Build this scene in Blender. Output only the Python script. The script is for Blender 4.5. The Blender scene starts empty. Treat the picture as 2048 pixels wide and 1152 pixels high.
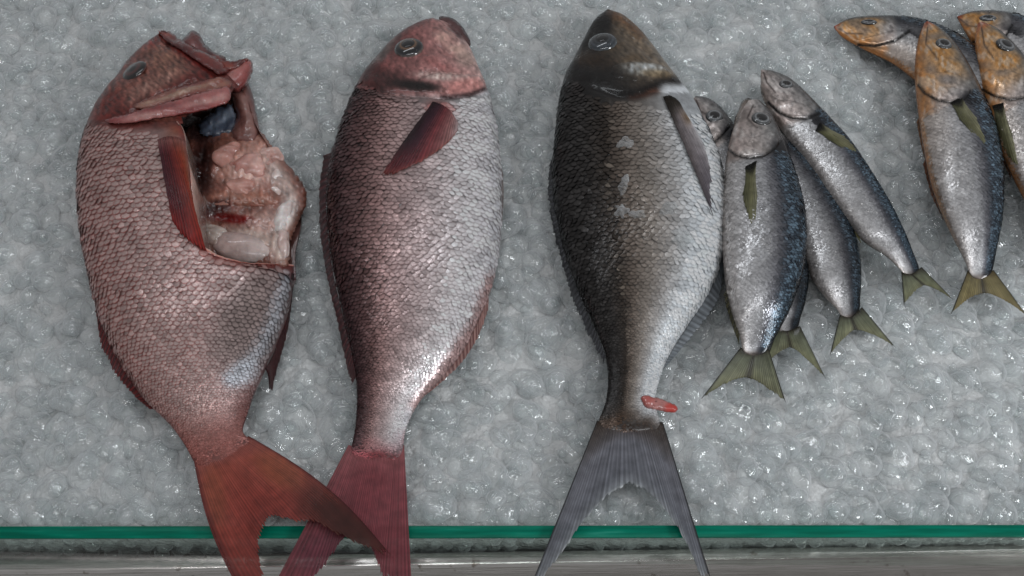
import bpy, bmesh, math, random
import numpy as np
from mathutils import Vector
from mathutils.geometry import delaunay_2d_cdt

rng = np.random.default_rng(7)
random.seed(7)
scene = bpy.context.scene
coll = scene.collection
CM = 0.01

# ------------------------------------------------------------------ camera
TH = math.radians(30.0)          # tilt from straight down
TX = 0.4433                      # half width of the view at distance 1
DIST = 0.96
CAM = np.array([0.0, -DIST * math.sin(TH), DIST * math.cos(TH)])
FWD = np.array([0.0, math.sin(TH), -math.cos(TH)])
RGT = np.array([1.0, 0.0, 0.0])
UPV = np.array([0.0, math.cos(TH), math.sin(TH)])
cam = bpy.data.cameras.new("camera")
cam.sensor_fit = 'HORIZONTAL'
cam.angle = 2 * math.atan(TX)
cam.clip_start = 0.02
cam.clip_end = 50
camo = bpy.data.objects.new("camera", cam)
coll.objects.link(camo)
camo.location = CAM
camo.rotation_euler = (TH, 0, 0)
scene.camera = camo

# ------------------------------------------------------------------ light
world = bpy.data.worlds.new("World")
scene.world = world
world.use_nodes = True
world.node_tree.nodes["Background"].inputs[0].default_value = (0.88, 0.88, 0.90, 1)
world.node_tree.nodes["Background"].inputs[1].default_value = 0.335


def area(name, loc, target, sx, sy, watts, col):
    l = bpy.data.lights.new(name, 'AREA')
    l.shape = 'RECTANGLE'
    l.size, l.size_y = sx, sy
    l.energy = watts
    l.color = col
    o = bpy.data.objects.new(name, l)
    coll.objects.link(o)
    o.location = loc
    d = Vector(target) - Vector(loc)
    o.rotation_euler = d.to_track_quat('-Z', 'Y').to_euler()
    return o


area("window_light", (1.25, -0.6, 1.0), (0.05, 0, 0), 0.28, 0.4, 10.0, (0.93, 0.97, 1.0))
area("overhead_glint_strip", (0.1, -0.45, 2.0), (0, 0, 0), 1.5, 0.09, 7.5, (0.95, 0.97, 1.0))  # unseen overhead light, narrowed into a strip for elongated highlights
area("overhead_glint_strip", (-0.5, 0.95, 1.6), (0, 0, 0), 1.5, 0.07, 4.0, (0.9, 0.95, 1.0))  # second unseen strip behind, added for the same long highlights

for _loc, _w in (((-0.55, -0.35, 1.25), 0.7), ((0.7, 0.75, 1.35), 0.7)):  # unseen point lights added for crisp glints on ice and scales
    _l = bpy.data.lights.new('glint_point', 'POINT')
    _l.energy = _w
    _l.shadow_soft_size = 0.02
    _l.color = (1.0, 0.98, 0.95)
    _o = bpy.data.objects.new('glint_point', _l)
    coll.objects.link(_o)
    _o.location = _loc

scene.view_settings.view_transform = 'Standard'
scene.view_settings.look = 'None'
scene.view_settings.exposure = -0.18
scene.view_settings.gamma = 1.0
scene.view_settings.use_curve_mapping = False
scene.render.engine = 'CYCLES'
cy = scene.cycles
cy.use_denoising = True
cy.max_bounces = 12
cy.transmission_bounces = 8
cy.transparent_max_bounces = 14
cy.diffuse_bounces = 4
cy.glossy_bounces = 4
cy.caustics_reflective = False
cy.caustics_refractive = False
cy.sample_clamp_indirect = 4.0

# ------------------------------------------------------------------ projection of traced points into the place


def U(px, py, z):
    """point on the horizontal plane z that lies under photo pixel px,py"""
    px = np.asarray(px, float); py = np.asarray(py, float); z = np.asarray(z, float)
    nx = (px - 1024) / 1024 * TX
    ny = (576 - py) / 1024 * TX
    d = FWD[None] * np.ones(px.size)[:, None] + nx.reshape(-1, 1) * RGT + ny.reshape(-1, 1) * UPV
    t = (np.broadcast_to(z, px.shape).reshape(-1) - CAM[2]) / d[:, 2]
    return CAM + d * t[:, None]


def P(v):
    q = v - CAM
    dz = q @ FWD
    return np.stack([1024 + (q @ RGT) / dz / TX * 1024, 576 - (q @ UPV) / dz / TX * 1024], -1)


# ------------------------------------------------------------------ mesh helpers
def newobj(name, me, parent=None, **props):
    o = bpy.data.objects.new(name, me)
    coll.objects.link(o)
    if parent is not None:
        o.parent = parent
    for k, v in props.items():
        o[k] = v
    return o


def mesh(name, v, tris=None, quads=None, col=None, mat=None, smooth=True):
    v = np.asarray(v, np.float32)
    me = bpy.data.meshes.new(name)
    lo, st, tot = [], [], 0
    sizes = []
    for arr, k in ((tris, 3), (quads, 4)):
        if arr is not None and len(arr):
            arr = np.asarray(arr, np.int32)
            lo.append(arr.reshape(-1))
            st.append(tot + np.arange(len(arr)) * k)
            tot += arr.size
    me.vertices.add(len(v))
    me.vertices.foreach_set('co', v.reshape(-1))
    lo = np.concatenate(lo); st = np.concatenate(st)
    me.loops.add(len(lo))
    me.loops.foreach_set('vertex_index', lo.astype(np.int32))
    me.polygons.add(len(st))
    me.polygons.foreach_set('loop_start', st.astype(np.int32))
    if smooth:
        me.polygons.foreach_set('use_smooth', np.ones(len(st), bool))
    if col is not None:
        a = me.color_attributes.new('Col', 'FLOAT_COLOR', 'POINT')
        c = np.ones((len(v), 4), np.float32)
        c[:, :3] = col
        a.data.foreach_set('color', c.reshape(-1))
    me.update(calc_edges=True)
    me.validate()
    if mat is not None:
        me.materials.append(mat)
    return me


KG = 1.04


def lin(c, k=None):
    c = np.clip(np.asarray(c, float) / 255.0, 0, 1)
    l = np.where(c <= 0.04045, c / 12.92, ((c + 0.055) / 1.055) ** 2.4)
    return np.clip(l * (KG if k is None else k), 0, 0.88)


def sstep(a, b, x):
    t = np.clip((x - a) / (b - a), 0, 1)
    return t * t * (3 - 2 * t)


def crom(pts, n):
    """Catmull-Rom through the rows of pts, n samples, evenly spaced in row index"""
    p = np.asarray(pts, float)
    p = np.vstack([2 * p[0] - p[1], p, 2 * p[-1] - p[-2]])
    u = np.linspace(0, len(p) - 3 - 1e-6, n)
    i = u.astype(int); f = (u - i)[:, None]
    a, b, c, d = p[i], p[i + 1], p[i + 2], p[i + 3]
    return 0.5 * ((2 * b) + (-a + c) * f + (2 * a - 5 * b + 4 * c - d) * f ** 2 + (-a + 3 * b - 3 * c + d) * f ** 3)


def lerp_poly(pts, n):
    p = np.asarray(pts, float)
    u = np.linspace(0, len(p) - 1 - 1e-9, n)
    i = u.astype(int); f = (u - i)[:, None]
    return p[i] * (1 - f) + p[i + 1] * f


def inpoly(px, py, poly):
    poly = np.asarray(poly, float)
    r = np.zeros(np.shape(px), bool)
    n = len(poly)
    for i in range(n):
        x0, y0 = poly[i]; x1, y1 = poly[(i + 1) % n]
        if y0 == y1:
            continue
        c = ((y0 > py) != (y1 > py)) & (px < (x1 - x0) * (py - y0) / (y1 - y0) + x0)
        r ^= c
    return r


def dline(px, py, poly, closed=False):
    poly = np.asarray(poly, float)
    best = np.full(np.shape(px), 1e9)
    m = len(poly)
    for i in range(m if closed else m - 1):
        a = poly[i]; b = poly[(i + 1) % m]
        ab = b - a
        t = np.clip(((px - a[0]) * ab[0] + (py - a[1]) * ab[1]) / max(ab @ ab, 1e-9), 0, 1)
        best = np.minimum(best, np.hypot(px - a[0] - t * ab[0], py - a[1] - t * ab[1]))
    return best


def waves(seed, n, k):
    r = np.random.default_rng(seed)
    kv = r.normal(size=(n, 3)); kv /= np.linalg.norm(kv, axis=1)[:, None]
    kv *= k * r.uniform(0.6, 1.6, n)[:, None]
    ph = r.uniform(0, 6.28, n)
    return lambda p: np.sin(p @ kv.T + ph).sum(1) / math.sqrt(n)


n2a = waves(1, 9, 0.05); n2b = waves(2, 9, 0.16); n2c = waves(3, 9, 0.45); n2d = waves(4, 14, 1.0)


def pn(px, py, f):
    return f(np.stack([np.ravel(px), np.ravel(py), np.zeros(np.size(px))], -1)).reshape(np.shape(px))


def mixc(c, rgb, m):
    m = np.clip(m, 0, 1)[..., None]
    return c * (1 - m) + np.asarray(rgb, float) * m


def ramp(t, stops):
    xs = [s[0] for s in stops]
    return np.stack([np.interp(t, xs, [s[1][k] for s in stops]) for k in range(3)], -1)


def ell(px, py, cx, cy, rx, ry, rot=0, soft=0.5):
    c, s = math.cos(math.radians(rot)), math.sin(math.radians(rot))
    dx, dy = px - cx, py - cy
    u = (dx * c + dy * s) / rx; v = (-dx * s + dy * c) / ry
    return 1 - sstep(1 - soft, 1 + soft, np.hypot(u, v))


_ico = {}


def ico(sub):
    if sub not in _ico:
        bm = bmesh.new()
        bmesh.ops.create_icosphere(bm, subdivisions=sub, radius=1)
        v = np.array([q.co[:] for q in bm.verts])
        f = np.array([[q.index for q in fc.verts] for fc in bm.faces])
        bm.free()
        _ico[sub] = (v, f)
    return _ico[sub]


# ------------------------------------------------------------------ materials
def mat_base(name):
    m = bpy.data.materials.new(name)
    m.use_nodes = True
    nt = m.node_tree
    return m, nt, nt.nodes["Principled BSDF"]


def add_bump(nt, b, scale, strength, dist=0.001, detail=3, kind='noise'):
    tc = nt.nodes.new('ShaderNodeTexCoord')
    n = nt.nodes.new('ShaderNodeTexNoise' if kind == 'noise' else 'ShaderNodeTexVoronoi')
    n.inputs['Scale'].default_value = scale
    if kind == 'noise':
        n.inputs['Detail'].default_value = detail
    nt.links.new(tc.outputs['Object'], n.inputs['Vector'])
    bp = nt.nodes.new('ShaderNodeBump')
    bp.inputs['Strength'].default_value = strength
    bp.inputs['Distance'].default_value = dist
    nt.links.new(n.outputs[0], bp.inputs['Height'])
    nt.links.new(bp.outputs[0], b.inputs['Normal'])
    return n


def mat_vc(name, rough=0.4, metal=0.0, coat=0.3, coat_rough=0.12, sss=0.0, spec=0.5, bump=(600, 0.25, 0.0006), transl=0.0, mottle=0.25, mscale=140):
    m, nt, b = mat_base(name)
    at = nt.nodes.new('ShaderNodeAttribute')
    at.attribute_name = 'Col'
    tc = nt.nodes.new('ShaderNodeTexCoord')
    nz = nt.nodes.new('ShaderNodeTexNoise')
    nz.inputs['Scale'].default_value = mscale
    nz.inputs['Detail'].default_value = 5
    nt.links.new(tc.outputs['Object'], nz.inputs['Vector'])
    mr = nt.nodes.new('ShaderNodeMapRange')
    mr.inputs['From Min'].default_value = 0.3
    mr.inputs['From Max'].default_value = 0.7
    mr.inputs['To Min'].default_value = 1 - mottle
    mr.inputs['To Max'].default_value = 1 + mottle
    nt.links.new(nz.outputs[0], mr.inputs['Value'])
    mx = nt.nodes.new('ShaderNodeVectorMath')
    mx.operation = 'SCALE'
    nt.links.new(at.outputs['Color'], mx.inputs[0])
    nt.links.new(mr.outputs[0], mx.inputs['Scale'])
    nt.links.new(mx.outputs[0], b.inputs['Base Color'])
    mr2 = nt.nodes.new('ShaderNodeMapRange')
    mr2.inputs['From Min'].default_value = 0.3
    mr2.inputs['From Max'].default_value = 0.7
    mr2.inputs['To Min'].default_value = max(rough - 0.12, 0.05)
    mr2.inputs['To Max'].default_value = rough + 0.12
    nz2 = nt.nodes.new('ShaderNodeTexNoise')
    nz2.inputs['Scale'].default_value = 90
    nt.links.new(tc.outputs['Object'], nz2.inputs['Vector'])
    nt.links.new(nz2.outputs[0], mr2.inputs['Value'])
    nt.links.new(mr2.outputs[0], b.inputs['Roughness'])
    b.inputs['Metallic'].default_value = metal
    b.inputs['Coat Weight'].default_value = coat
    b.inputs['Coat Roughness'].default_value = coat_rough
    b.inputs['Specular IOR Level'].default_value = spec
    if sss:
        b.inputs['Subsurface Weight'].default_value = sss
        b.inputs['Subsurface Radius'].default_value = (0.006, 0.003, 0.002)
        b.inputs['Subsurface Scale'].default_value = 1.0
    add_bump(nt, b, *bump)
    if transl:
        tr = nt.nodes.new('ShaderNodeBsdfTranslucent')
        nt.links.new(mx.outputs[0], tr.inputs['Color'])
        ms = nt.nodes.new('ShaderNodeMixShader')
        ms.inputs[0].default_value = transl
        out = nt.nodes['Material Output']
        nt.links.new(b.outputs[0], ms.inputs[1])
        nt.links.new(tr.outputs[0], ms.inputs[2])
        tp = nt.nodes.new('ShaderNodeBsdfTransparent')
        m2 = nt.nodes.new('ShaderNodeMixShader'); m2.inputs[0].default_value = 0.18
        nt.links.new(ms.outputs[0], m2.inputs[1]); nt.links.new(tp.outputs[0], m2.inputs[2])
        nt.links.new(m2.outputs[0], out.inputs['Surface'])
    return m


M_SKIN = mat_vc('fish_skin', 0.34, 0.2, 0.3, 0.1, spec=0.35, bump=(300, 0.55, 0.0009))
M_SCALE = mat_vc('fish_scale', 0.26, 0.32, 0.12, 0.05, spec=0.2, bump=(900, 0.25, 0.0004), mottle=0.15, mscale=500)
M_SARD = mat_vc('sardine_skin', 0.25, 0.42, 0.25, 0.05, spec=0.4, bump=(700, 0.2, 0.0004), mottle=0.12, mscale=400)
M_FIN = mat_vc('fin_membrane', 0.42, 0.0, 0.12, 0.15, spec=0.3, transl=0.2, bump=(500, 0.25, 0.0004), mottle=0.22)
M_FLESH = mat_vc('wet_flesh', 0.32, 0.0, 0.6, 0.08, sss=0.35, bump=(260, 0.5, 0.001), mottle=0.22, mscale=120)
M_EYE = mat_vc('eyeball', 0.12, 0.0, 1.0, 0.02, bump=(300, 0.03, 0.0002), mottle=0.1)


def mat_ice(name, clear, white, bump, rough=0.12):
    """half clear, half cloudy ice: see-through core, cloudy scattering, wet mirror surface"""
    m, nt, b = mat_base(name)
    L = nt.links
    nt.nodes.remove(b)
    out = nt.nodes['Material Output']
    tc = nt.nodes.new('ShaderNodeTexCoord')
    nz = nt.nodes.new('ShaderNodeTexNoise')
    nz.inputs['Scale'].default_value = 1.3
    nz.inputs['Detail'].default_value = 4
    L.new(tc.outputs['Object'], nz.inputs['Vector'])
    mr = nt.nodes.new('ShaderNodeMapRange')
    mr.inputs['From Min'].default_value = 0.35; mr.inputs['From Max'].default_value = 0.65
    mr.inputs['To Min'].default_value = 0.0; mr.inputs['To Max'].default_value = clear
    L.new(nz.outputs[0], mr.inputs['Value'])
    bp = nt.nodes.new('ShaderNodeBump')
    bp.inputs['Strength'].default_value = bump[1]; bp.inputs['Distance'].default_value = bump[2]
    n2 = nt.nodes.new('ShaderNodeTexNoise'); n2.inputs['Scale'].default_value = bump[0]; n2.inputs['Detail'].default_value = 4
    geo = nt.nodes.new('ShaderNodeNewGeometry')
    L.new(geo.outputs['Position'], n2.inputs['Vector'])
    L.new(geo.outputs['Position'], nz.inputs['Vector'])
    nz.inputs['Scale'].default_value = 90
    L.new(n2.outputs[0], bp.inputs['Height'])
    dif = nt.nodes.new('ShaderNodeBsdfDiffuse'); dif.inputs[0].default_value = (*white, 1)
    trl = nt.nodes.new('ShaderNodeBsdfTranslucent'); trl.inputs[0].default_value = (*white, 1)
    trp = nt.nodes.new('ShaderNodeBsdfTransparent'); trp.inputs[0].default_value = (0.97, 0.985, 0.985, 1)
    gls = nt.nodes.new('ShaderNodeBsdfGlossy'); gls.inputs['Roughness'].default_value = rough
    for n in (dif, trl, gls):
        L.new(bp.outputs[0], n.inputs['Normal'])

    def mix(f, a, c):
        x = nt.nodes.new('ShaderNodeMixShader')
        if isinstance(f, float):
            x.inputs[0].default_value = f
        else:
            L.new(f, x.inputs[0])
        L.new(a, x.inputs[1]); L.new(c, x.inputs[2])
        return x.outputs[0]
    cloudy = mix(0.5, dif.outputs[0], trl.outputs[0])
    # thin frosted skin: light crosses more of it near the rim of each pellet
    lw = nt.nodes.new('ShaderNodeLayerWeight'); lw.inputs['Blend'].default_value = 0.5
    L.new(bp.outputs[0], lw.inputs['Normal'])
    pw = nt.nodes.new('ShaderNodeMath'); pw.operation = 'POWER'; pw.inputs[1].default_value = 2.0
    L.new(lw.outputs['Facing'], pw.inputs[0])
    sk = nt.nodes.new('ShaderNodeMath'); sk.operation = 'MULTIPLY_ADD'
    sk.inputs[1].default_value = 0.95
    L.new(pw.outputs[0], sk.inputs[0]); L.new(mr.outputs[0], sk.inputs[2])
    core = mix(sk.outputs[0], trp.outputs[0], cloudy)
    fr = nt.nodes.new('ShaderNodeFresnel'); fr.inputs['IOR'].default_value = 1.7
    L.new(bp.outputs[0], fr.inputs['Normal'])
    inv = nt.nodes.new('ShaderNodeMath'); inv.operation = 'SUBTRACT'; inv.inputs[0].default_value = 1.0
    L.new(geo.outputs['Backfacing'], inv.inputs[1])
    mu = nt.nodes.new('ShaderNodeMath'); mu.operation = 'MULTIPLY'
    L.new(fr.outputs[0], mu.inputs[0]); L.new(inv.outputs[0], mu.inputs[1])
    L.new(mix(mu.outputs[0], core, gls.outputs[0]), out.inputs['Surface'])
    return m


M_ICE = mat_ice('clear_ice', 0.22, (0.97, 0.975, 0.985), (140, 0.4, 0.004), rough=0.05)
M_FLAKE = mat_ice('frosted_ice', 0.45, (0.97, 0.98, 0.99), (300, 0.9, 0.004), rough=0.08)
M_ICEBASE, _nt, _b = mat_base('packed_ice')
_b.inputs['Base Color'].default_value = (0.60, 0.608, 0.604, 1)
_b.inputs['Roughness'].default_value = 0.16
add_bump(_nt, _b, 220, 0.8, 0.004)

# ------------------------------------------------------------------ ice bed
X0, X1, Y0, Y1 = -0.66, 0.66, None, 0.52
GY_OUT = U([1024], [1075], 0.003)[0][1]        # outer top edge of the glass front
GY_IN = U([1024], [1051], 0.003)[0][1]         # inner top edge
GZ_TOP = 0.003
Y0 = GY_IN + 0.001


def pellet_shape(seed, sub):
    r = np.random.default_rng(seed)
    v, f = ico(sub)
    v = v.copy()
    w = waves(seed * 3 + 1, 5, 1.7); w2 = waves(seed * 3 + 2, 6, 4.0)
    rad = 1 + 0.10 * w(v) + 0.03 * w2(v)
    p = v * rad[:, None]
    for _ in range(r.integers(1, 4)):                 # melted facets
        n = r.normal(size=3); n /= np.linalg.norm(n)
        d = r.uniform(0.55, 0.85)
        e = p @ n - d
        p -= np.where(e > 0, e * 0.8, 0)[:, None] * n
    p *= np.array([1.0, r.uniform(0.65, 1.0), r.uniform(0.5, 0.85)])
    return p, f


NV = 14
VAR2 = [pellet_shape(100 + i, 2) for i in range(NV)]
VAR1 = [pellet_shape(100 + i, 1) for i in range(NV)]
VAR3 = [pellet_shape(100 + i, 3) for i in range(NV)]
pell = []


def swell(x, y):
    return 0.004 * np.sin(x * 13 + 1.0) * np.sin(y * 17 + 0.4) + 0.003 * np.sin(x * 31 + y * 23)


def rotm(a, b, c):
    ca, sa, cb, sb, cc, sc = math.cos(a), math.sin(a), math.cos(b), math.sin(b), math.cos(c), math.sin(c)
    return np.array([[ca, -sa, 0], [sa, ca, 0], [0, 0, 1]]) @ np.array([[cb, 0, sb], [0, 1, 0], [-sb, 0, cb]]) @ np.array([[1, 0, 0], [0, cc, -sc], [0, sc, cc]])


for (sp, zoff, rlo, rhi, top) in ((0.0175, 0.0, 0.0085, 0.0195, 1), (0.0165, -0.0045, 0.004, 0.009, 0)):
    yy = Y0 + 0.008
    row = 0
    while yy < Y1:
        xx = X0 + (row % 2) * sp * 0.5
        while xx < X1:
            jx, jy = rng.uniform(-0.45, 0.45, 2) * sp
            r = rlo + (rhi - rlo) * rng.beta(1.5, 2.4)
            x, y = xx + jx, yy + jy
            if y - r * 1.02 < Y0:
                y = Y0 + r * 1.02
            edge = sstep(0.03, 0.0, y - Y0)
            z = zoff - r * 0.55 + swell(x, y) + rng.uniform(-0.004, 0.003) - 0.006 * edge
            pell.append((x, y, z, r, rng.integers(NV), rng.uniform(0, 6.28), rng.normal() * 0.35, rng.normal() * 0.35, top))
            xx += sp
        yy += sp * 0.87
        row += 1
# pellets packed down behind the glass front
for lay in range(8):
    xx = X0
    while xx < X1:
        r = rng.uniform(0.007, 0.0125)
        zz = -0.012 - lay * 0.0115 + rng.uniform(-0.004, 0.004)
        if zz > -0.084 + 0.012 * math.sin(xx * 9 + 2) + 0.01 * math.sin(xx * 31) - 0.016 * (xx < 0):
            pell.append((xx, Y0 + r * rng.uniform(1.0, 1.3), zz, r, rng.integers(NV), rng.uniform(0, 6.28), rng.normal() * 0.4, rng.normal() * 0.4, 0))
        xx += rng.uniform(0.011, 0.018)
pell = np.array(pell)

# traced outlines used to tell which pellets the photograph shows open to view
FISH_HIDE = []


def ice_label(x, y, r):
    size = 'large' if r > 0.0155 else 'medium' if r > 0.0135 else 'small'
    if y < 70:
        where = 'at the top edge of the ice, ' + ('left of' if x < 300 else 'behind') + (' the gutted snapper' if x < 600 else ' the whole snapper' if x < 1050 else ' the dark bream' if x < 1400 else ' the sardines')
    elif y > 940:
        where = 'by the green glass edge, ' + ('left of the gutted snapper tail' if x < 480 else 'under the snapper tails' if x < 820 else 'between snapper tail and bream tail' if x < 1180 else 'inside the fork of the bream tail' if x < 1370 else 'right of the bream tail')
    elif x < 420:
        where = 'left of the gutted snapper, ' + ('beside its head' if y < 330 else 'beside its belly' if y < 640 else 'beside its tail')
    elif x < 730:
        where = 'between the two red snappers, ' + ('near the heads' if y < 330 else 'near the opened belly' if y < 640 else 'near the tails')
    elif x < 1240:
        where = 'between the whole snapper and the dark bream, ' + ('near the heads' if y < 330 else 'near the bellies' if y < 640 else 'near the tails')
    elif y > 620 or x < 1480:
        where = 'below the sardines, ' + ('right beside the bream' if x < 1480 else 'under the left group tails' if x < 1760 else 'under the right group')
    else:
        where = 'between the two sardine groups, ' + ('near their heads' if y < 280 else 'near their tails')
    return size + ' clear ice pellet ' + where


def finish_ice():
    # ice heaped a little against the flanks of the fish
    p0 = P(pell[:, :3])
    dmin = np.full(len(pell), 1e9); ins = np.zeros(len(pell), bool)
    for poly in FISH_HIDE:
        dmin = np.minimum(dmin, dline(p0[:, 0], p0[:, 1], poly, True)); ins |= inpoly(p0[:, 0], p0[:, 1], poly)
    front = pell[:, 1] > Y0 + 0.03
    pell[:, 2] += np.where(front & (pell[:, 8] > 0.5), np.where(ins, -0.002, 0.0055) * np.exp(-(dmin / 24.0) ** 2), 0)
    px = P(pell[:, :3] + np.array([0, 0, 0.004]))
    vis = (px[:, 0] > 10) & (px[:, 0] < 2038) & (px[:, 1] > 8) & (px[:, 1] < 1045) & (pell[:, 8] > 0.5)
    for poly in FISH_HIDE:
        vis &= ~inpoly(px[:, 0], px[:, 1], poly)
    score = np.where(vis, pell[:, 3] + 0.35 * (pell[:, 2] - swell(pell[:, 0], pell[:, 1])), -1)
    pick = set(np.argsort(-score)[:300].tolist())
    meshes = [mesh('ice_pellet', v, tris=f, mat=M_ICE) for v, f in VAR3]
    vs, fs, off = [], [], 0
    for i, (x, y, z, r, k, a, b, c, top) in enumerate(pell):
        k = int(k)
        if i in pick:
            o = newobj('ice_pellet', meshes[k])
            o.location = (x, y, z)
            o.scale = (r, r, r)
            o.rotation_euler = (c, b, a)
            o['label'] = ice_label(*px[i], r)
            o['category'] = 'ice'
            o['group'] = 'ice pellets lying open between the fish'
        else:
            v, f = VAR2[k] if top > 0.5 or y < Y0 + 0.03 else VAR1[k]
            p = (v * r) @ rotm(a, b, c).T + np.array([x, y, z])
            vs.append(p); fs.append(f + off); off += len(v)
    o = newobj('crushed_ice', mesh('crushed_ice', np.concatenate(vs), tris=np.concatenate(fs), mat=M_ICE))
    o['kind'] = 'stuff'
    o['label'] = 'bed of packed clear ice pellets filling the display'
    o['category'] = 'ice'


def box(name, x0, x1, y0, y1, z0, z1, mat, parent=None, bevel=0.0, **props):
    v = [(x, y, z) for z in (z0, z1) for y in (y0, y1) for x in (x0, x1)]
    q = [(0, 2, 3, 1), (4, 5, 7, 6), (0, 1, 5, 4), (2, 6, 7, 3), (0, 4, 6, 2), (1, 3, 7, 5)]
    o = newobj(name, mesh(name, v, quads=q, mat=mat, smooth=False), parent, **props)
    if bevel:
        bm = o.modifiers.new('b', 'BEVEL'); bm.width = bevel; bm.segments = 2
    return o


def slush():
    nx, ny = 420, 230
    xs = np.linspace(X0, X1, nx); ys = np.linspace(Y0 + 0.004, Y1, ny)
    gx, gy = np.meshgrid(xs, ys)
    q = np.stack([gx.ravel(), gy.ravel(), 0 * gx.ravel()], -1)
    z = -0.0085 + swell(gx, gy) + 0.0014 * waves(41, 12, 260)(q).reshape(gx.shape) + 0.0018 * waves(42, 12, 120)(q).reshape(gx.shape)
    z = z - 0.006 * sstep(0.03, 0.0, gy - Y0)
    v = np.stack([gx, gy, z], -1)
    skirt = v[0].copy(); skirt[:, 2] = -0.09 + 0.006 * waves(43, 8, 90)(np.stack([xs, xs * 0, xs * 0], -1)); skirt[:, 1] += 0.003
    vv = np.concatenate([v.reshape(-1, 3), skirt])
    idx = np.arange(nx * ny).reshape(ny, nx)
    quads = np.stack([idx[:-1, :-1], idx[:-1, 1:], idx[1:, 1:], idx[1:, :-1]], -1).reshape(-1, 4)
    si = nx * ny + np.arange(nx)
    q2 = np.stack([si[:-1], si[1:], idx[0, 1:], idx[0, :-1]], -1)
    newobj('packed_ice', mesh('packed_ice', vv, quads=np.concatenate([quads, q2]), mat=M_ICEBASE), kind='structure')


slush()

# ------------------------------------------------------------------ glass front and steel rail
M_GLASS, _nt, _b = mat_base('clear_glass')
_nt.nodes.remove(_b)
_t = _nt.nodes.new('ShaderNodeBsdfTransparent'); _t.inputs[0].default_value = (0.95, 0.99, 0.97, 1)
_g = _nt.nodes.new('ShaderNodeBsdfGlossy'); _g.inputs['Roughness'].default_value = 0.03
_f = _nt.nodes.new('ShaderNodeFresnel'); _f.inputs['IOR'].default_value = 1.3
_x = _nt.nodes.new('ShaderNodeMixShader')
_ge = _nt.nodes.new('ShaderNodeNewGeometry')
_iv = _nt.nodes.new('ShaderNodeMath'); _iv.operation = 'SUBTRACT'; _iv.inputs[0].default_value = 1.0
_nt.links.new(_ge.outputs['Backfacing'], _iv.inputs[1])
_mu = _nt.nodes.new('ShaderNodeMath'); _mu.operation = 'MULTIPLY'
_nt.links.new(_f.outputs[0], _mu.inputs[0]); _nt.links.new(_iv.outputs[0], _mu.inputs[1])
_nt.links.new(_mu.outputs[0], _x.inputs[0]); _nt.links.new(_t.outputs[0], _x.inputs[1]); _nt.links.new(_g.outputs[0], _x.inputs[2])
_nt.links.new(_x.outputs[0], _nt.nodes['Material Output'].inputs['Surface'])
M_GEDGE, _nt, _b = mat_base('green_glass_edge')
_b.inputs['Base Color'].default_value = (0.0, 0.18, 0.11, 1)
_b.inputs['Roughness'].default_value = 0.3
_b.inputs['Specular IOR Level'].default_value = 0.12
add_bump(_nt, _b, 300, 0.12, 0.001)
_tc = _nt.nodes.new('ShaderNodeTexCoord')
_mp = _nt.nodes.new('ShaderNodeMapping'); _mp.inputs['Scale'].default_value = (14, 200, 1)
_nt.links.new(_tc.outputs['Object'], _mp.inputs['Vector'])
_nz = _nt.nodes.new('ShaderNodeTexNoise'); _nz.inputs['Scale'].default_value = 1.5; _nz.inputs['Detail'].default_value = 6
_nt.links.new(_mp.outputs[0], _nz.inputs['Vector'])
_cr = _nt.nodes.new('ShaderNodeValToRGB')
_cr.color_ramp.elements[0].position = 0.35; _cr.color_ramp.elements[0].color = (0.0, 0.12, 0.075, 1)
_cr.color_ramp.elements[1].position = 0.62; _cr.color_ramp.elements[1].color = (0.0, 0.19, 0.12, 1)
_el = _cr.color_ramp.elements.new(0.76); _el.color = (0.03, 0.28, 0.2, 1)
_nt.links.new(_nz.outputs[0], _cr.inputs[0])
_nt.links.new(_cr.outputs[0], _b.inputs['Base Color'])

GZ_BOT = -0.085
gp = newobj('glass_front', None)
gp.location = (0, (GY_OUT + GY_IN) / 2, GZ_BOT)
gp['label'] = 'upright glass pane with green top edge in front of the ice'
gp['category'] = 'glass pane'
gp.rotation_euler = (0, 0, 0.0015)
hy = (GY_IN - GY_OUT) / 2
pane = box('pane', -0.66, 0.66, -hy, hy, 0, GZ_TOP - GZ_BOT - 0.003, M_GLASS, gp)
edge = box('polished_edge', -0.66, 0.66, -hy, hy, GZ_TOP - GZ_BOT - 0.0028, GZ_TOP - GZ_BOT, M_GEDGE, gp, bevel=0.0004)

M_STEEL, _nt, _b = mat_base('brushed_steel')
_b.inputs['Metallic'].default_value = 1.0
_b.inputs['Roughness'].default_value = 0.24
_tc = _nt.nodes.new('ShaderNodeTexCoord')
_mp = _nt.nodes.new('ShaderNodeMapping')
_mp.inputs['Scale'].default_value = (6, 160, 160)
_nt.links.new(_tc.outputs['Object'], _mp.inputs['Vector'])
_nz = _nt.nodes.new('ShaderNodeTexNoise'); _nz.inputs['Scale'].default_value = 6; _nz.inputs['Detail'].default_value = 6
_nt.links.new(_mp.outputs[0], _nz.inputs['Vector'])
_cr = _nt.nodes.new('ShaderNodeValToRGB')
_cr.color_ramp.elements[0].position = 0.3; _cr.color_ramp.elements[0].color = (0.56, 0.54, 0.51, 1)
_cr.color_ramp.elements[1].position = 0.7; _cr.color_ramp.elements[1].color = (0.78, 0.76, 0.73, 1)
_nt.links.new(_nz.outputs[0], _cr.inputs[0])
_n3 = _nt.nodes.new('ShaderNodeTexNoise'); _n3.inputs['Scale'].default_value = 120; _n3.inputs['Detail'].default_value = 4
_nt.links.new(_tc.outputs['Object'], _n3.inputs['Vector'])
_c3 = _nt.nodes.new('ShaderNodeValToRGB')
_c3.color_ramp.elements[0].position = 0.27; _c3.color_ramp.elements[0].color = (0.4, 0.35, 0.3, 1)
_c3.color_ramp.elements[1].position = 0.34; _c3.color_ramp.elements[1].color = (1, 1, 1, 1)
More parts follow.
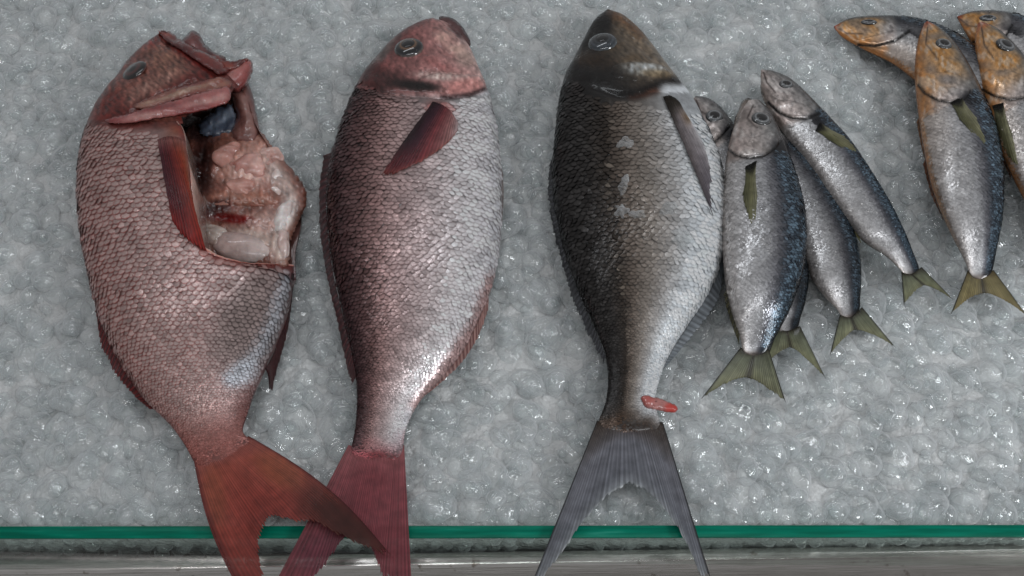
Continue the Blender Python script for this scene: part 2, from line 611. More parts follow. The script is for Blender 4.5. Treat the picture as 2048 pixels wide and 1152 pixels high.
_nt.links.new(_n3.outputs[0], _c3.inputs[0])
_mm = _nt.nodes.new('ShaderNodeMix'); _mm.data_type = 'RGBA'; _mm.blend_type = 'MULTIPLY'; _mm.inputs[0].default_value = 0.8
_nt.links.new(_cr.outputs[0], _mm.inputs[6]); _nt.links.new(_c3.outputs[0], _mm.inputs[7])
_nt.links.new(_mm.outputs[2], _b.inputs['Base Color'])
_bp = _nt.nodes.new('ShaderNodeBump'); _bp.inputs['Strength'].default_value = 0.2; _bp.inputs['Distance'].default_value = 0.0005
_nt.links.new(_nz.outputs[0], _bp.inputs['Height']); _nt.links.new(_bp.outputs[0], _b.inputs['Normal'])


def extrude_profile(name, prof, p0, p1, mat, parent=None, **props):
    """profile in (y,z) swept from p0 to p1 along x"""
    prof = np.asarray(prof, float); n = len(prof)
    vs = []
    for q in (p0, p1):
        for (y, z) in prof:
            vs.append((q[0], q[1] + y, q[2] + z))
    qd = [(i, (i + 1) % n, n + (i + 1) % n, n + i) for i in range(n)]
    return newobj(name, mesh(name, vs, quads=qd, mat=mat), parent, **props)


ZR = -0.062
ra = U([-200], [1118], ZR)[0]; rb = U([2248], [1081], ZR)[0]
rail = newobj('steel_rail', None)
rail['label'] = 'worn steel rail along the bottom of the glass front'
rail['category'] = 'rail'
R = 0.006
prof = [(0.0, -0.03), (0.0, -R)]
for k in range(9):
    a = math.pi - k * math.pi / 2 / 8
    prof.append((R * 0 + (-R) + R * math.cos(math.pi - a) * 1.0, -R + R * math.sin(a)) if False else (-R + R * math.cos(k * math.pi / 16), -R + R * math.sin(k * math.pi / 16)))
for k in range(9):
    a = math.pi / 2 + k * math.pi / 2 / 8
    prof.append((-R * 1.6 + R * 0.6 * math.cos(a) * 1.0 - 0.0, -R * 0.6 + R * 0.6 * math.sin(a) - 0.0004))
prof += [(-R * 2.4 - 0.0090, -R * 1.0 - 0.010), (-R * 2.4 - 0.0095, -0.035)]
extrude_profile('rail_profile', prof, ra, rb, M_STEEL, rail)
low_a = U([-200], [1168], -0.085)[0]; low_b = U([2248], [1143], -0.085)[0]
extrude_profile('lower_lip', [(0.001, -0.002), (0.001, 0), (-0.03, -0.001), (-0.03, -0.003)], low_a, low_b, M_STEEL, rail)
M_DARK, _nt, _b = mat_base('dark_seal')
_b.inputs['Base Color'].default_value = (0.02, 0.025, 0.02, 1)
_b.inputs['Roughness'].default_value = 0.5
box('seal', -0.66, 0.66, GY_OUT - 0.03, GY_IN + 0.02, -0.12, -0.098, M_DARK, rail)
box('seal', -0.66, 0.66, GY_IN + 0.021, GY_IN + 0.031, -0.14, -0.10, M_DARK, rail)


# ------------------------------------------------------------------ fish building blocks
class Body:
    """closed body lofted between a traced back line and a traced belly line"""

    def __init__(self, secs, ns, nt, low=0.75, pw=0.9):
        s = crom(secs, 900)
        mid = (s[:, 0:2] + s[:, 2:4]) / 2
        L = np.concatenate([[0], np.cumsum(np.linalg.norm(np.diff(mid, axis=0), axis=1))])
        q = np.linspace(0, L[-1], ns)
        s = np.stack([np.interp(q, L, s[:, k]) for k in range(s.shape[1])], -1)
        s[:, 4] = np.maximum(s[:, 4], 0.03)
        zc = s[:, 5] * CM
        Dp = U(s[:, 0], s[:, 1], zc); Vp = U(s[:, 2], s[:, 3], zc)
        phi = np.linspace(0, math.pi, nt + 1)             # 0 = back, pi = belly
        c = -np.cos(phi); sn = np.sin(phi) ** pw
        cen = (Dp + Vp) / 2; hw = (Vp - Dp) / 2
        ss = np.linspace(0, 1, ns)
        s[:, 4] *= np.sqrt(np.maximum(1 - np.clip((ss - 0.80) / 0.2, 0, 1) ** 2, 0.0))
        s[:, 4] = np.maximum(s[:, 4], 0.03)
        hw = hw * np.sqrt(np.maximum(1 - np.clip((ss - 0.955) / 0.0455, 0, 1) ** 2.4, 0.0004))[:, None]
        top = cen[:, None, :] + hw[:, None, :] * c[None, :, None]
        bot = top.copy()
        top[:, :, 2] += s[:, 4][:, None] * CM * sn[None]
        bot[:, :, 2] -= s[:, 4][:, None] * CM * low * sn[None]
        self.top, self.bot, self.ns, self.nt = top, bot, ns, nt
        self.update()

    def update(self):
        self.px = P(self.top.reshape(-1, 3)).reshape(self.ns, self.nt + 1, 2)
        d = np.linalg.norm(np.diff(self.top, axis=1), axis=2)
        a = np.concatenate([np.zeros((self.ns, 1)), np.cumsum(d, axis=1)], 1)
        self.arc = a
        self.t = a / np.maximum(a[:, -1:], 1e-6)
        self.s = np.broadcast_to(np.linspace(0, 1, self.ns)[:, None], self.t.shape)

    def relief(self, fn):
        dz = fn(self.px[..., 0], self.px[..., 1]) * CM
        fade = np.sin(np.linspace(0, math.pi, self.nt + 1))[None] ** 0.5
        self.top[:, :, 2] += dz * fade
        self.update()

    def build(self, name, col_top, col_bot, mat, parent, hole=None):
        ns, nt = self.ns, self.nt
        vt = self.top.reshape(-1, 3); vb = self.bot[:, 1:-1].reshape(-1, 3)
        idx = np.arange(ns * (nt + 1)).reshape(ns, nt + 1)
        ib = np.concatenate([idx[:, :1], (ns * (nt + 1) + np.arange(ns * (nt - 1))).reshape(ns, nt - 1), idx[:, -1:]], 1)
        qt = np.stack([idx[:-1, :-1], idx[1:, :-1], idx[1:, 1:], idx[:-1, 1:]], -1).reshape(-1, 4)
        qb = np.stack([ib[:-1, :-1], ib[:-1, 1:], ib[1:, 1:], ib[1:, :-1]], -1).reshape(-1, 4)
        if hole is not None:
            p = self.px.reshape(-1, 2)[qt].mean(1)
            qt = qt[~inpoly(p[:, 0], p[:, 1], hole)]
        col = np.concatenate([col_top.reshape(-1, 3), col_bot[:, 1:-1].reshape(-1, 3)])
        o = newobj(name, mesh(name, np.concatenate([vt, vb]), quads=np.concatenate([qt, qb]), col=lin(col), mat=mat), parent)
        return o

    def st(self, px, py):
        p = self.px.reshape(-1, 2)
        k = np.array([np.argmin((p[:, 0] - a) ** 2 + (p[:, 1] - b) ** 2) for a, b in zip(np.ravel(px), np.ravel(py))])
        return self.s.reshape(-1)[k], self.t.reshape(-1)[k]

    def surf(self, px, py):
        """points of the upper skin seen at photo pixels"""
        pts = self.px[1:-1, :].reshape(-1, 2); w3 = self.top[1:-1, :].reshape(-1, 3)
        q = np.stack([np.ravel(px), np.ravel(py)], -1)
        out = np.zeros((len(q), 3))
        for a in range(0, len(q), 300):
            d = ((q[a:a + 300, None] - pts[None]) ** 2).sum(-1)
            k = np.argpartition(d, 5, axis=1)[:, :5]
            w = 1 / (np.take_along_axis(d, k, 1) + 0.5)
            out[a:a + 300] = (w3[k] * w[..., None]).sum(1) / w.sum(1)[:, None]
        return out


def scales(body, parent, ncol, aspect, s0, s1, keep, colfn, mat, singles=300, lift=0.04, size=1.25, t0=0.03, t1=0.97, sizejit=0.1):
    """overlapping scales in staggered rows on the upper skin"""
    ns, nt = body.ns, body.nt
    mid = body.top[:, nt // 2]
    Ls = np.concatenate([[0], np.cumsum(np.linalg.norm(np.diff(mid, axis=0), axis=1))])
    pos = Ls[-1] * s0
    items = []
    k = 0
    while pos < Ls[-1] * s1:
        i = float(np.interp(pos, Ls, np.arange(ns)))
        arc = np.interp(i, np.arange(ns), body.arc[:, -1])
        w = arc / ncol
        for cidx in range(ncol):
            t = (cidx + 0.5 + 0.5 * (k % 2)) / ncol
            if t0 < t < t1:
                items.append((i, t, w))
        pos += w * aspect
        k += 1
    it = np.array(items)
    it[:, 0] += rng.normal(size=len(it)) * 0.2
    it[:, 1] += rng.normal(size=len(it)) * 0.09 / ncol

    def at(i, t):
        i = np.clip(i, 0, ns - 1.001); i0 = i.astype(int); f = (i - i0)[:, None]
        r = 0
        for kk, ww in ((i0, 1 - f), (i0 + 1, f)):
            tt = body.t[kk]
            j = (tt <= t[:, None]).sum(1) - 1
            j = np.clip(j, 0, nt - 1)
            a = np.take_along_axis(tt, j[:, None], 1)[:, 0]; b = np.take_along_axis(tt, j[:, None] + 1, 1)[:, 0]
            g = np.clip((t - a) / np.maximum(b - a, 1e-9), 0, 1)[:, None]
            r = r + ww * (body.top[kk, j] * (1 - g) + body.top[kk, j + 1] * g)
        return r
    c = at(it[:, 0], it[:, 1])
    ea = at(it[:, 0] + 1.2, it[:, 1]) - at(it[:, 0] - 1.2, it[:, 1])
    eb = at(it[:, 0], np.minimum(it[:, 1] + 0.015, 1)) - at(it[:, 0], np.maximum(it[:, 1] - 0.015, 0))
    ea /= np.linalg.norm(ea, axis=1)[:, None] + 1e-12
    n = np.cross(eb, ea)
    n /= np.linalg.norm(n, axis=1)[:, None] + 1e-12
    n *= np.sign(n[:, 2:3] + 1e-9)
    ra = rng.normal(size=len(it))[:, None] * 0.09
    ea = ea * np.cos(ra) + np.cross(n, ea) * np.sin(ra)
    eb = np.cross(n, ea)
    pxs = P(c)
    ok = keep(pxs[:, 0], pxs[:, 1], it[:, 1]) & (it[:, 0] / ns < 0.975 + 0.014 * pn(pxs[:, 0], pxs[:, 1], n2b) + 0.012 * rng.normal(size=len(it)))
    it, c, ea, eb, n, pxs = it[ok], c[ok], ea[ok], eb[ok], n[ok], pxs[ok]
    # one scale: 5 across x 4 along, round hind edge
    loc = []
    for a, ws, edge in ((-0.5, 0.40, 0.9), (-0.05, 0.58, 0.12), (0.34, 0.46, 0.0), (0.56, 0.26, 1.0)):
        for bi in range(5):
            b = (bi - 2) / 2
            e = max(edge, 0.8 if abs(b) == 1 else 0.0)
            bow = (1 - b * b) * 0.16 if a > 0.4 else (1 - b * b) * 0.05
            loc.append((a + bow, b * ws, (a + 0.5), (1 - b * b * 0.85), e))
    loc = np.array(loc)
    N = len(it)
    sz = it[:, 2] * size * (1 + rng.normal(size=N) * sizejit)
    zz = (loc[:, 2] * lift * 2.6 + 0.05 * loc[:, 3] - 0.04)
    tilt = rng.normal(size=N) * 0.09
    v = c[:, None] + ea[:, None] * (loc[None, :, 0] * sz[:, None] * aspect * 1.12)[..., None] + eb[:, None] * (loc[None, :, 1] * sz[:, None])[..., None] \
        + n[:, None] * ((zz[None] + tilt[:, None] * loc[None, :, 1]) * sz[:, None])[..., None]
    cc, ce = colfn(pxs[:, 0], pxs[:, 1], it[:, 1])
    jit = (1 + rng.normal(size=N) * 0.055)[:, None]
    cc = cc * jit; ce = ce * jit
    es = (rng.uniform(0.65, 1.0, N)[:, None, None] * loc[None, :, 4:5])
    col = lin(cc)[:, None] * (1 - es) + lin(ce)[:, None] * es
    q = np.array([(r * 5 + b, (r + 1) * 5 + b, (r + 1) * 5 + b + 1, r * 5 + b + 1) for r in range(3) for b in range(4)])
    order = np.argsort(-sz * (0.3 + n[:, 2]))
    solo = order[:singles] if singles else []
    for i in solo:
        newobj('scale', mesh('scale', v[i], quads=q, col=col[i], mat=mat), parent)
    rest = np.setdiff1d(np.arange(N), solo)
    vv = v[rest].reshape(-1, 3)
    qq = (q[None] + (np.arange(len(rest)) * 20)[:, None, None]).reshape(-1, 4)
    newobj('small_scales', mesh('small_scales', vv, quads=qq, col=col[rest].reshape(-1, 3), mat=mat), parent, kind='stuff')


def fin(name, base, tip, zb, zt, nray, colfn, parent, surf=None, lift=0.15, fray=0.06, bow=0.0, ripple=0.06, thick=0.0006, M=16, mat=None, curve=None, seed=0):
    """fan of fin rays between a base line and a hind margin (photo pixels), with raised rays and frayed ends"""
    r = np.random.default_rng(seed + len(name) + int(base[0][0]))
    N = nray * 5 + 1
    B = crom(base, N) if len(base) > 2 else lerp_poly(base, N)
    T = crom(tip, N) if len(tip) > 2 else lerp_poly(tip, N)
    v = np.linspace(0, 1, N); u = np.linspace(0, 1, M)
    ph = (v * nray) % 1.0
    ray = np.abs(ph - 0.5) * 2                          # 1 on a ray
    fr = 1 - fray * (r.uniform(0, 1, nray + 2)[(v * nray + 0.5).astype(int)] * 0.7 + 0.6 * (1 - ray))
    fr = fr - fray * 0.55 * r.uniform(0, 1, N)
    fr[[0, -1]] = 1
    uu = u[:, None] * fr[None]
    px = B[None] * (1 - uu[..., None]) + T[None] * uu[..., None]
    ax = T - B
    nrm = np.stack([-ax[:, 1], ax[:, 0]], -1)
    bowv = bow if np.ndim(bow) else bow * (2 * v - 1)
    px = px + nrm[None] * (np.sin(math.pi * np.clip(uu, 0, 1)) * bowv)[..., None]
    zb = np.broadcast_to(np.asarray(zb, float), (N,)) if np.ndim(zb) == 0 else np.interp(v, np.linspace(0, 1, len(zb)), zb)
    zt = np.broadcast_to(np.asarray(zt, float), (N,)) if np.ndim(zt) == 0 else np.interp(v, np.linspace(0, 1, len(zt)), zt)
    z = zb[None] * (1 - uu) + zt[None] * uu
    rip = ripple * np.sin(v * 5.1 + seed)[None] * uu + ripple * 0.6 * np.sin(v[None] * 11 + uu * 4 + seed)
    hgt = (0.035 * ray[None] * (1 - 0.4 * uu) + rip * uu)
    if surf is None:
        p = U(px[..., 0].ravel(), px[..., 1].ravel(), ((z + hgt) * CM).ravel())
    else:
        p = surf(px[..., 0].ravel(), px[..., 1].ravel())
        p[:, 2] += (lift * (0.4 + 0.6 * np.sin(math.pi * np.clip(uu, 0.05, 1))) + hgt).ravel() * CM
    idx = np.arange(M * N).reshape(M, N)
    q = np.stack([idx[:-1, :-1], idx[1:, :-1], idx[1:, 1:], idx[:-1, 1:]], -1).reshape(-1, 4)
    U2 = np.broadcast_to(uu, (M, N)); V2 = np.broadcast_to(v[None], (M, N)); R2 = np.broadcast_to(ray[None], (M, N))
    col = colfn(U2, V2, R2, px[..., 0], px[..., 1])
    streak = 1 + 0.06 * r.normal(size=N)[None] * np.ones((M, 1))
    o = newobj(name, mesh(name, p, quads=q, col=lin((col * streak[..., None]).reshape(-1, 3)), mat=mat or M_FIN), parent)
    sm = o.modifiers.new('thickness', 'SOLIDIFY'); sm.thickness = thick; sm.offset = 0
    return o


def patch(name, poly, colfn, mat, parent, surf=None, z=0.0, bulge=0.2, width=14, base=0.0, step=6, rough=0.0, edgewob=1.2, thick=0.0, seed=0, tiltfn=None):
    """cushion-like piece with a traced outline, lying on a surface"""
    r = np.random.default_rng(seed + int(poly[0][0]))
    pl = np.asarray(poly, float)
    m = len(pl)
    n = max(12, int(sum(np.linalg.norm(pl[(i + 1) % m] - pl[i]) for i in range(m)) / step))
    cl = np.vstack([pl[-1:], pl, pl[:2]])
    uu = np.linspace(0, m, n, endpoint=False)
    i = uu.astype(int); f = (uu - i)[:, None]
    a, b, c, d = cl[i], cl[i + 1], cl[(i + 2) % len(cl)], cl[np.minimum(i + 3, len(cl) - 1)]
    b0 = 0.5 * (2 * b + (-a + c) * f + (2 * a - 5 * b + 4 * c - d) * f ** 2 + (-a + 3 * b - 3 * c + d) * f ** 3)
    b1 = b * (1 - f) + c * f
    bd = 0.55 * b0 + 0.45 * b1 + r.normal(size=(n, 2)) * edgewob * 0.5
    x0, y0 = bd.min(0); x1, y1 = bd.max(0)
    gx, gy = np.meshgrid(np.arange(x0, x1, step), np.arange(y0, y1, step * 0.87))
    gx = gx + (np.arange(gx.shape[0]) % 2)[:, None] * step * 0.5
    g = np.stack([gx.ravel(), gy.ravel()], -1) + r.normal(size=(gx.size, 2)) * step * 0.12
    dd = dline(g[:, 0], g[:, 1], bd, True)
    g = g[inpoly(g[:, 0], g[:, 1], bd) & (dd > step * 0.45)]
    pts = np.vstack([bd, g])
    vo, _, fo, *_ = delaunay_2d_cdt([Vector(p) for p in pts], [], [list(range(n))], 1, 1e-4)
    p2 = np.array([q[:] for q in vo])
    dd = dline(p2[:, 0], p2[:, 1], bd, True)
    e = np.clip(dd / width, 0, 1)
    h = base + bulge * np.sqrt(np.maximum(1 - (1 - e) ** 2, 0))
    if rough:
        h = h + rough * (pn(p2[:, 0], p2[:, 1], n2b) + 0.5 * pn(p2[:, 0], p2[:, 1], n2c)) * e
    if tiltfn is not None:
        h = h + tiltfn(p2[:, 0], p2[:, 1])
    if surf is None:
        p3 = U(p2[:, 0], p2[:, 1], (z + h) * CM)
    else:
        p3 = surf(p2[:, 0], p2[:, 1]); p3[:, 2] += h * CM
    col = colfn(p2[:, 0], p2[:, 1], e)
    tris = [q for q in fo if len(q) == 3]
    o = newobj(name, mesh(name, p3, tris=tris, col=lin(col), mat=mat), parent)
    if thick:
        sm = o.modifiers.new('thickness', 'SOLIDIFY'); sm.thickness = thick; sm.offset = -1
    return o


def blob(name, px, py, z, rx, ry, rz, rot, colfn, parent, seed=0, amp=0.12, k=2.2, sub=4, mat=None, fine=0.03):
    v, f = ico(sub)
    w = waves(seed + 11, 7, k); w2 = waves(seed + 12, 8, k * 3)
    rad = 1 + amp * w(v) + fine * w2(v)
    p = v * rad[:, None] * np.array([rx, ry, rz]) * CM
    a = math.radians(rot)
    p = p @ np.array([[math.cos(a), math.sin(a), 0], [-math.sin(a), math.cos(a), 0], [0, 0, 1]])
    p = p + U([px], [py], z * CM)[0]
    pp = P(p)
    col = colfn(pp[:, 0], pp[:, 1], rad)
    return newobj(name, mesh(name, p, tris=f, col=lin(col), mat=mat or M_FLESH), parent)


def eye(body, px, py, rpx, rings, parent, bulge=0.35, squash=1.0, pupil=0.4, pcol=(6, 6, 7), z_off=0.0):
    """domed eye set on the skin; rings = [(radius, rgb)...] from centre out; the pupil is a raised lens"""
    e = 1.5
    pts = body.surf(np.array([px, px + rpx, px, px - rpx, px]), np.array([py, py, py + rpx * 0.7, py, py - rpx * 0.7]))
    c = pts[0]
    ex = pts[1] - pts[3]; ey = pts[4] - pts[2]
    rad = rpx / 1024 * TX * np.linalg.norm(c - CAM) * 1.02
    n = np.cross(ex, ey); n /= np.linalg.norm(n); n *= np.sign(n[2])
    ex = ex - n * (ex @ n); ex /= np.linalg.norm(ex); ey = np.cross(n, ex)

    def dome(r0, h0, h1, nr, stops, name, par, cc):
        rr = np.linspace(0, 1, nr); th = np.linspace(0, 2 * math.pi, 40, endpoint=False)
        R, A = np.meshgrid(rr, th, indexing='ij')
        zz = h0 + (h1 - h0) * np.sqrt(np.maximum(1 - R ** 2, 0))
        v = cc + (ex * (R * np.cos(A) * r0)[..., None] + ey * (R * np.sin(A) * r0 * squash)[..., None] + n * zz[..., None])
        idx = np.arange(nr * 40).reshape(nr, 40)
        q = np.stack([idx[:-1], idx[1:], np.roll(idx[1:], -1, 1), np.roll(idx[:-1], -1, 1)], -1).reshape(-1, 4)
        col = ramp(R, stops)
        col = col * (1 + 0.12 * np.sin(A * 17 + R * 3) * (R > 0.3))[..., None]
        return newobj(name, mesh(name, v.reshape(-1, 3), quads=q, col=lin(col.reshape(-1, 3)), mat=M_EYE), par)
    eo = dome(rad, -0.1 * rad + z_off * CM, bulge * rad + z_off * CM, 22, rings, 'eye', parent, c)
    dome(rad * pupil, bulge * rad * 0.8 + z_off * CM, bulge * rad * 1.06 + z_off * CM, 7, [(0, pcol), (1, pcol)], 'pupil', eo, c)
    return eo


def fish_root(name, label, cat, body, group=None):
    o = newobj(name, None)
    c = body.bot.reshape(-1, 3)
    # bodies are built in place, so the root stays at the origin of the display
    o['label'] = label
    o['category'] = cat
    if group:
        o['group'] = group
    o.empty_display_size = 0.05
    return o


def mk_secs(pts, k, zc, taper=0.6, zend=None):
    p = np.asarray(pts, float)
    w = np.hypot(p[:, 0] - p[:, 2], p[:, 1] - p[:, 3])
    s = np.linspace(0, 1, len(p))
    h = k * w / 2 / 24.0 * (1 - taper * sstep(0.66, 1.0, s))
    z = np.full(len(p), zc, float)
    if zend is not None:
        z = zc + (zend - zc) * sstep(0.55, 1.0, s)
    return np.column_stack([p, h, z])


def outline(secs):
    s = np.asarray(secs)
    return np.vstack([s[:, 0:2], s[::-1, 2:4]])


def streaky(c0, c1, c2, ang, f=0.35):
    ca, sa = math.cos(math.radians(ang)), math.sin(math.radians(ang))

    def fn(px, py, e):
        a = px * ca + py * sa; b = -px * sa + py * ca
        w = waves(int(c0[0]) + 5, 7, f)
        n = w(np.stack([a * 0.12, b, b * 0], -1))
        c = ramp(np.clip(0.5 + 0.33 * n, 0, 1), [(0, c0), (0.5, c1), (1, c2)])
        return mixc(c, c0, 0.5 * (1 - e))
    return fn


# ================================================================== red snapper with whole body (second from left)
F2 = [(862, 36, 868, 37), (836, 47, 905, 54), (796, 72, 937, 92), (756, 114, 958, 138), (721, 160, 978, 190),
      (691, 225, 992, 250), (667, 300, 1001, 320), (655, 380, 1003, 400), (657, 460, 1001, 480), (667, 540, 988, 560),
      (682, 610, 966, 620), (698, 680, 930, 695), (710, 740, 885, 755), (714, 795, 842, 800), (711, 850, 815, 850),
      (703, 892, 807, 892), (692, 928, 809, 930)]
B2 = Body(mk_secs(F2, 0.44, 1.8, zend=1.3), 200, 84, pw=0.85)
FISH_HIDE.append(outline(F2))
GILL2 = [(735, 170), (770, 185), (820, 192), (865, 193), (900, 195), (940, 190), (975, 176)]


def rel2(px, py):
    r = -0.24 * np.exp(-(dline(px, py, GILL2) / 4.5) ** 2)
    r += 0.10 * np.exp(-(dline(px, py, [(850, 160), (900, 172), (968, 150)]) / 9.0) ** 2)
    r += -0.12 * np.exp(-(dline(px, py, [(835, 155), (880, 140), (920, 150), (962, 148)]) / 3.0) ** 2)
    r += -0.12 * np.exp(-(dline(px, py, [(868, 62), (900, 85), (935, 100)]) / 3.0) ** 2)
    r += -0.10 * np.exp(-(dline(px, py, [(893, 48), (915, 68), (930, 82)]) / 2.6) ** 2)
    r += (0.035 * pn(px, py, n2b) + 0.02 * pn(px, py, n2c)) * (py < 190)
    return r


B2.relief(rel2)


def col2(px, py, t):
    c = ramp(t, [(0, (34, 18, 20)), (0.14, (40, 24, 25)), (0.26, (62, 44, 43)), (0.34, (102, 80, 78)), (0.43, (148, 126, 124)), (0.56, (178, 162, 161)), (0.74, (212, 207, 208)), (0.93, (214, 214, 218)), (1, (196, 188, 190))])
    # head
    hm = sstep(8, -8, py - np.interp(px, [700, 760, 840, 900, 960, 990], [168, 182, 192, 194, 182, 170]))
    hc = ramp(t, [(0, (76, 56, 56)), (0.2, (104, 60, 58)), (0.45, (146, 100, 97)), (0.7, (164, 122, 118)), (1, (186, 156, 150))])
    c = c * (1 - hm[..., None]) + hc * hm[..., None]
    nz = pn(px, py, n2b); nz2 = pn(px, py, n2c)
    c = mixc(c, (170, 140, 128), 0.75 * ell(px, py, 905, 85, 42, 20, 38) * (0.6 + 0.4 * nz))
    c = mixc(c, (186, 170, 162), 0.85 * ell(px, py, 885, 153, 55, 9, 4) * (0.7 + 0.3 * nz2))
    c = mixc(c, (178, 118, 112), 0.7 * ell(px, py, 930, 175, 45, 16, -10))
    c = mixc(c, (172, 150, 140), 0.6 * ell(px, py, 930, 118, 20, 14, 20))
    c = mixc(c, (116, 62, 60), 0.5 * ell(px, py, 880, 120, 46, 18, 20) * (0.5 + 0.5 * nz))
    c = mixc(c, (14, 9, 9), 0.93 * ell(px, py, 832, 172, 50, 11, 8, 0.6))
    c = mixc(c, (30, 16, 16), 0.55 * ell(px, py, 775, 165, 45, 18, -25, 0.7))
    c = mixc(c, (92, 84, 80), 0.7 * ell(px, py, 765, 105, 36, 10, -45))
    c = mixc(c, (52, 22, 22), 0.55 * ell(px, py, 742, 150, 26, 26, 0))
    c = mixc(c, (60, 34, 36), 0.8 * ell(px, py, 914, 60, 22, 9, 45))
    c = mixc(c, (168, 96, 92), 0.7 * ell(px, py, 880, 215, 28, 14, 10))
    c = mixc(c, (34, 14, 16), 0.8 * np.exp(-(dline(px, py, GILL2) / 4.0) ** 2) * (px > 880))
    # reddish towards the tail
    c = mixc(c, (138, 74, 78), 0.85 * sstep(860, 930, py + 0.1 * (px - 760) + 8 * nz))
    c = mixc(c, (118, 58, 62), 0.9 * sstep(898, 915, py + 6 * nz))
    c = mixc(c, (150, 96, 88), 0.55 * np.exp(-(dline(px, py, [(985, 560), (950, 650), (890, 740), (835, 810)]) / 16.0) ** 2))
    nd = pn(px, py, n2d)
    return c * (1 + 0.05 * nz + hm * (0.13 * nd + 0.08 * nz2) + 0.06 * hm)[..., None]


R2 = fish_root('red_snapper', 'whole red snapper with folded pectoral fin, between the gutted snapper and dark bream', 'fish', B2)
bcol = col2(B2.px[..., 0], B2.px[..., 1], B2.t)
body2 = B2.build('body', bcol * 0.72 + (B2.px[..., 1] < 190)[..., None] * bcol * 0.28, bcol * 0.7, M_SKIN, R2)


def keep2(px, py, t):
    lim = np.interp(px, [700, 760, 840, 900, 960, 990], [152, 186, 206, 206, 194, 180])
    return (py > lim + 5 * pn(px, py, n2b) + 3 * pn(px, py, n2c)) & ~((t < 0.05) & (py < 330))


def sc2(px, py, t):
    c = col2(px, py, t)
    dk = sstep(0.48, 0.2, t)[:, None]
    mid = np.exp(-((t - 0.3) / 0.14) ** 2)[:, None]
    glint = rng.uniform(0, 1, len(px))[:, None] ** 1.5  # random glint per scale, painted into the pale centres of the back
    cen = c * (1.1 + 0.35 * dk + 0.25 * mid) + (14 + 18 * glint) * dk
    edge = c * (0.86 - 0.72 * dk)
    edge = mixc(edge, (120, 70, 66), 0.18 * (1 - dk[:, 0]))
    return cen, edge


scales(B2, body2, 31, 0.68, 0.12, 0.998, keep2, sc2, M_SCALE)
eye(B2, 818, 96, 29, [(0, (8, 8, 9)), (0.42, (10, 9, 9)), (0.48, (112, 82, 60)), (0.58, (84, 66, 52)), (0.66, (24, 24, 26)), (0.82, (14, 14, 17)), (0.9, (44, 46, 50)), (1, (116, 96, 86))], R2, bulge=0.4, pupil=0.42, squash=1.0)
patch('gill_cover', [(838, 156), (870, 146), (912, 148), (950, 150), (972, 154), (979, 174), (950, 190), (912, 197), (872, 197), (846, 190), (832, 174)],
      lambda px, py, e: col2(px, py, B2.st(px, py)[1]) * (0.9 + 0.16 * e)[..., None], M_SKIN, R2, surf=B2.surf, bulge=0.10, width=8, base=0.005, step=4, rough=0.03, edgewob=1.5)
patch('cheek_plate', [(838, 112), (872, 106), (910, 118), (945, 132), (962, 146), (930, 147), (880, 142), (846, 146), (830, 132)],
      lambda px, py, e: col2(px, py, B2.st(px, py)[1]) * (0.9 + 0.16 * e)[..., None], M_SKIN, R2, surf=B2.surf, bulge=0.06, width=8, base=0.005, step=4, rough=0.03, edgewob=1.5)
patch('upper_jaw', [(864, 54), (886, 58), (912, 76), (938, 98), (956, 124), (958, 136), (930, 122), (896, 106), (868, 84)],
      lambda px, py, e: col2(px, py, B2.st(px, py)[1]) * (0.9 + 0.16 * e)[..., None], M_SKIN, R2, surf=B2.surf, bulge=0.08, width=7, base=0.005, step=4, rough=0.03, edgewob=1.2)
patch('lower_jaw', [(878, 39), (898, 40), (916, 52), (930, 72), (938, 94), (926, 92), (908, 70), (892, 54)],
      streaky((58, 38, 40), (92, 64, 64), (124, 94, 92), 45, 0.5), M_SKIN, R2, z=1.5, bulge=0.35, width=9, step=4, rough=0.03, edgewob=0.8, thick=0.003)
# folded back fin, hind belly fin, breast fin, belly fin, tail
fin('dorsal_fin', [(664, 305), (653, 380), (655, 460), (666, 545), (684, 625), (703, 705), (712, 752)],
    [(645, 312), (636, 390), (640, 480), (654, 560), (672, 640), (692, 735), (703, 770)], 1.8, 1.7, 34,
    lambda u, v, r, px, py: ramp(r, [(0, (50, 22, 26)), (1, (96, 48, 50))]) * (1 - 0.2 * u)[..., None], R2, fray=0.16, ripple=0.06)
fin('anal_fin', [(978, 585), (955, 645), (915, 710), (870, 762), (838, 800)],
    [(976, 622), (955, 680), (918, 735), (876, 772), (843, 796)], 1.7, 1.4, 24,
    lambda u, v, r, px, py: ramp(r, [(0, (104, 62, 60)), (1, (186, 150, 142))]), R2, fray=0.16)
fin('pelvic_fin', [(1001, 330), (1003, 390)], [(1007, 350), (1008, 400), (1004, 452)], 1.75, 1.65, 6,
    lambda u, v, r, px, py: ramp(r, [(0, (110, 100, 98)), (1, (150, 142, 140))]), R2, fray=0.2)


def pec2(u, v, r, px, py):
    c = ramp(v, [(0, (38, 20, 26)), (0.25, (66, 36, 48)), (0.5, (126, 62, 66)), (0.75, (156, 110, 108)), (1, (182, 164, 164))])
    c = mixc(c, (120, 40, 44), 0.7 * sstep(0.5, 0.9, u) * sstep(0.6, 0.2, v))
    c = mixc(c, (150, 84, 76), 0.8 * sstep(0.86, 1.0, u))
    return c * (0.86 + 0.22 * r)[..., None]


fin('pectoral_fin', [(866, 206), (884, 212), (902, 226), (918, 250)], [(763, 352), (785, 353), (820, 340), (862, 315), (898, 285), (915, 262)], 0, 0, 20, pec2, R2, surf=B2.surf, lift=0.3, fray=0.03, M=22)


def tail2(u, v, r, px, py):
    c = ramp(u, [(0, (158, 96, 98)), (0.25, (140, 72, 78)), (1, (126, 58, 66))])
    c = mixc(c, (92, 44, 60), 0.5 * ell(px, py, 660, 1110, 70, 50))
    return c * (0.84 + 0.22 * r)[..., None]


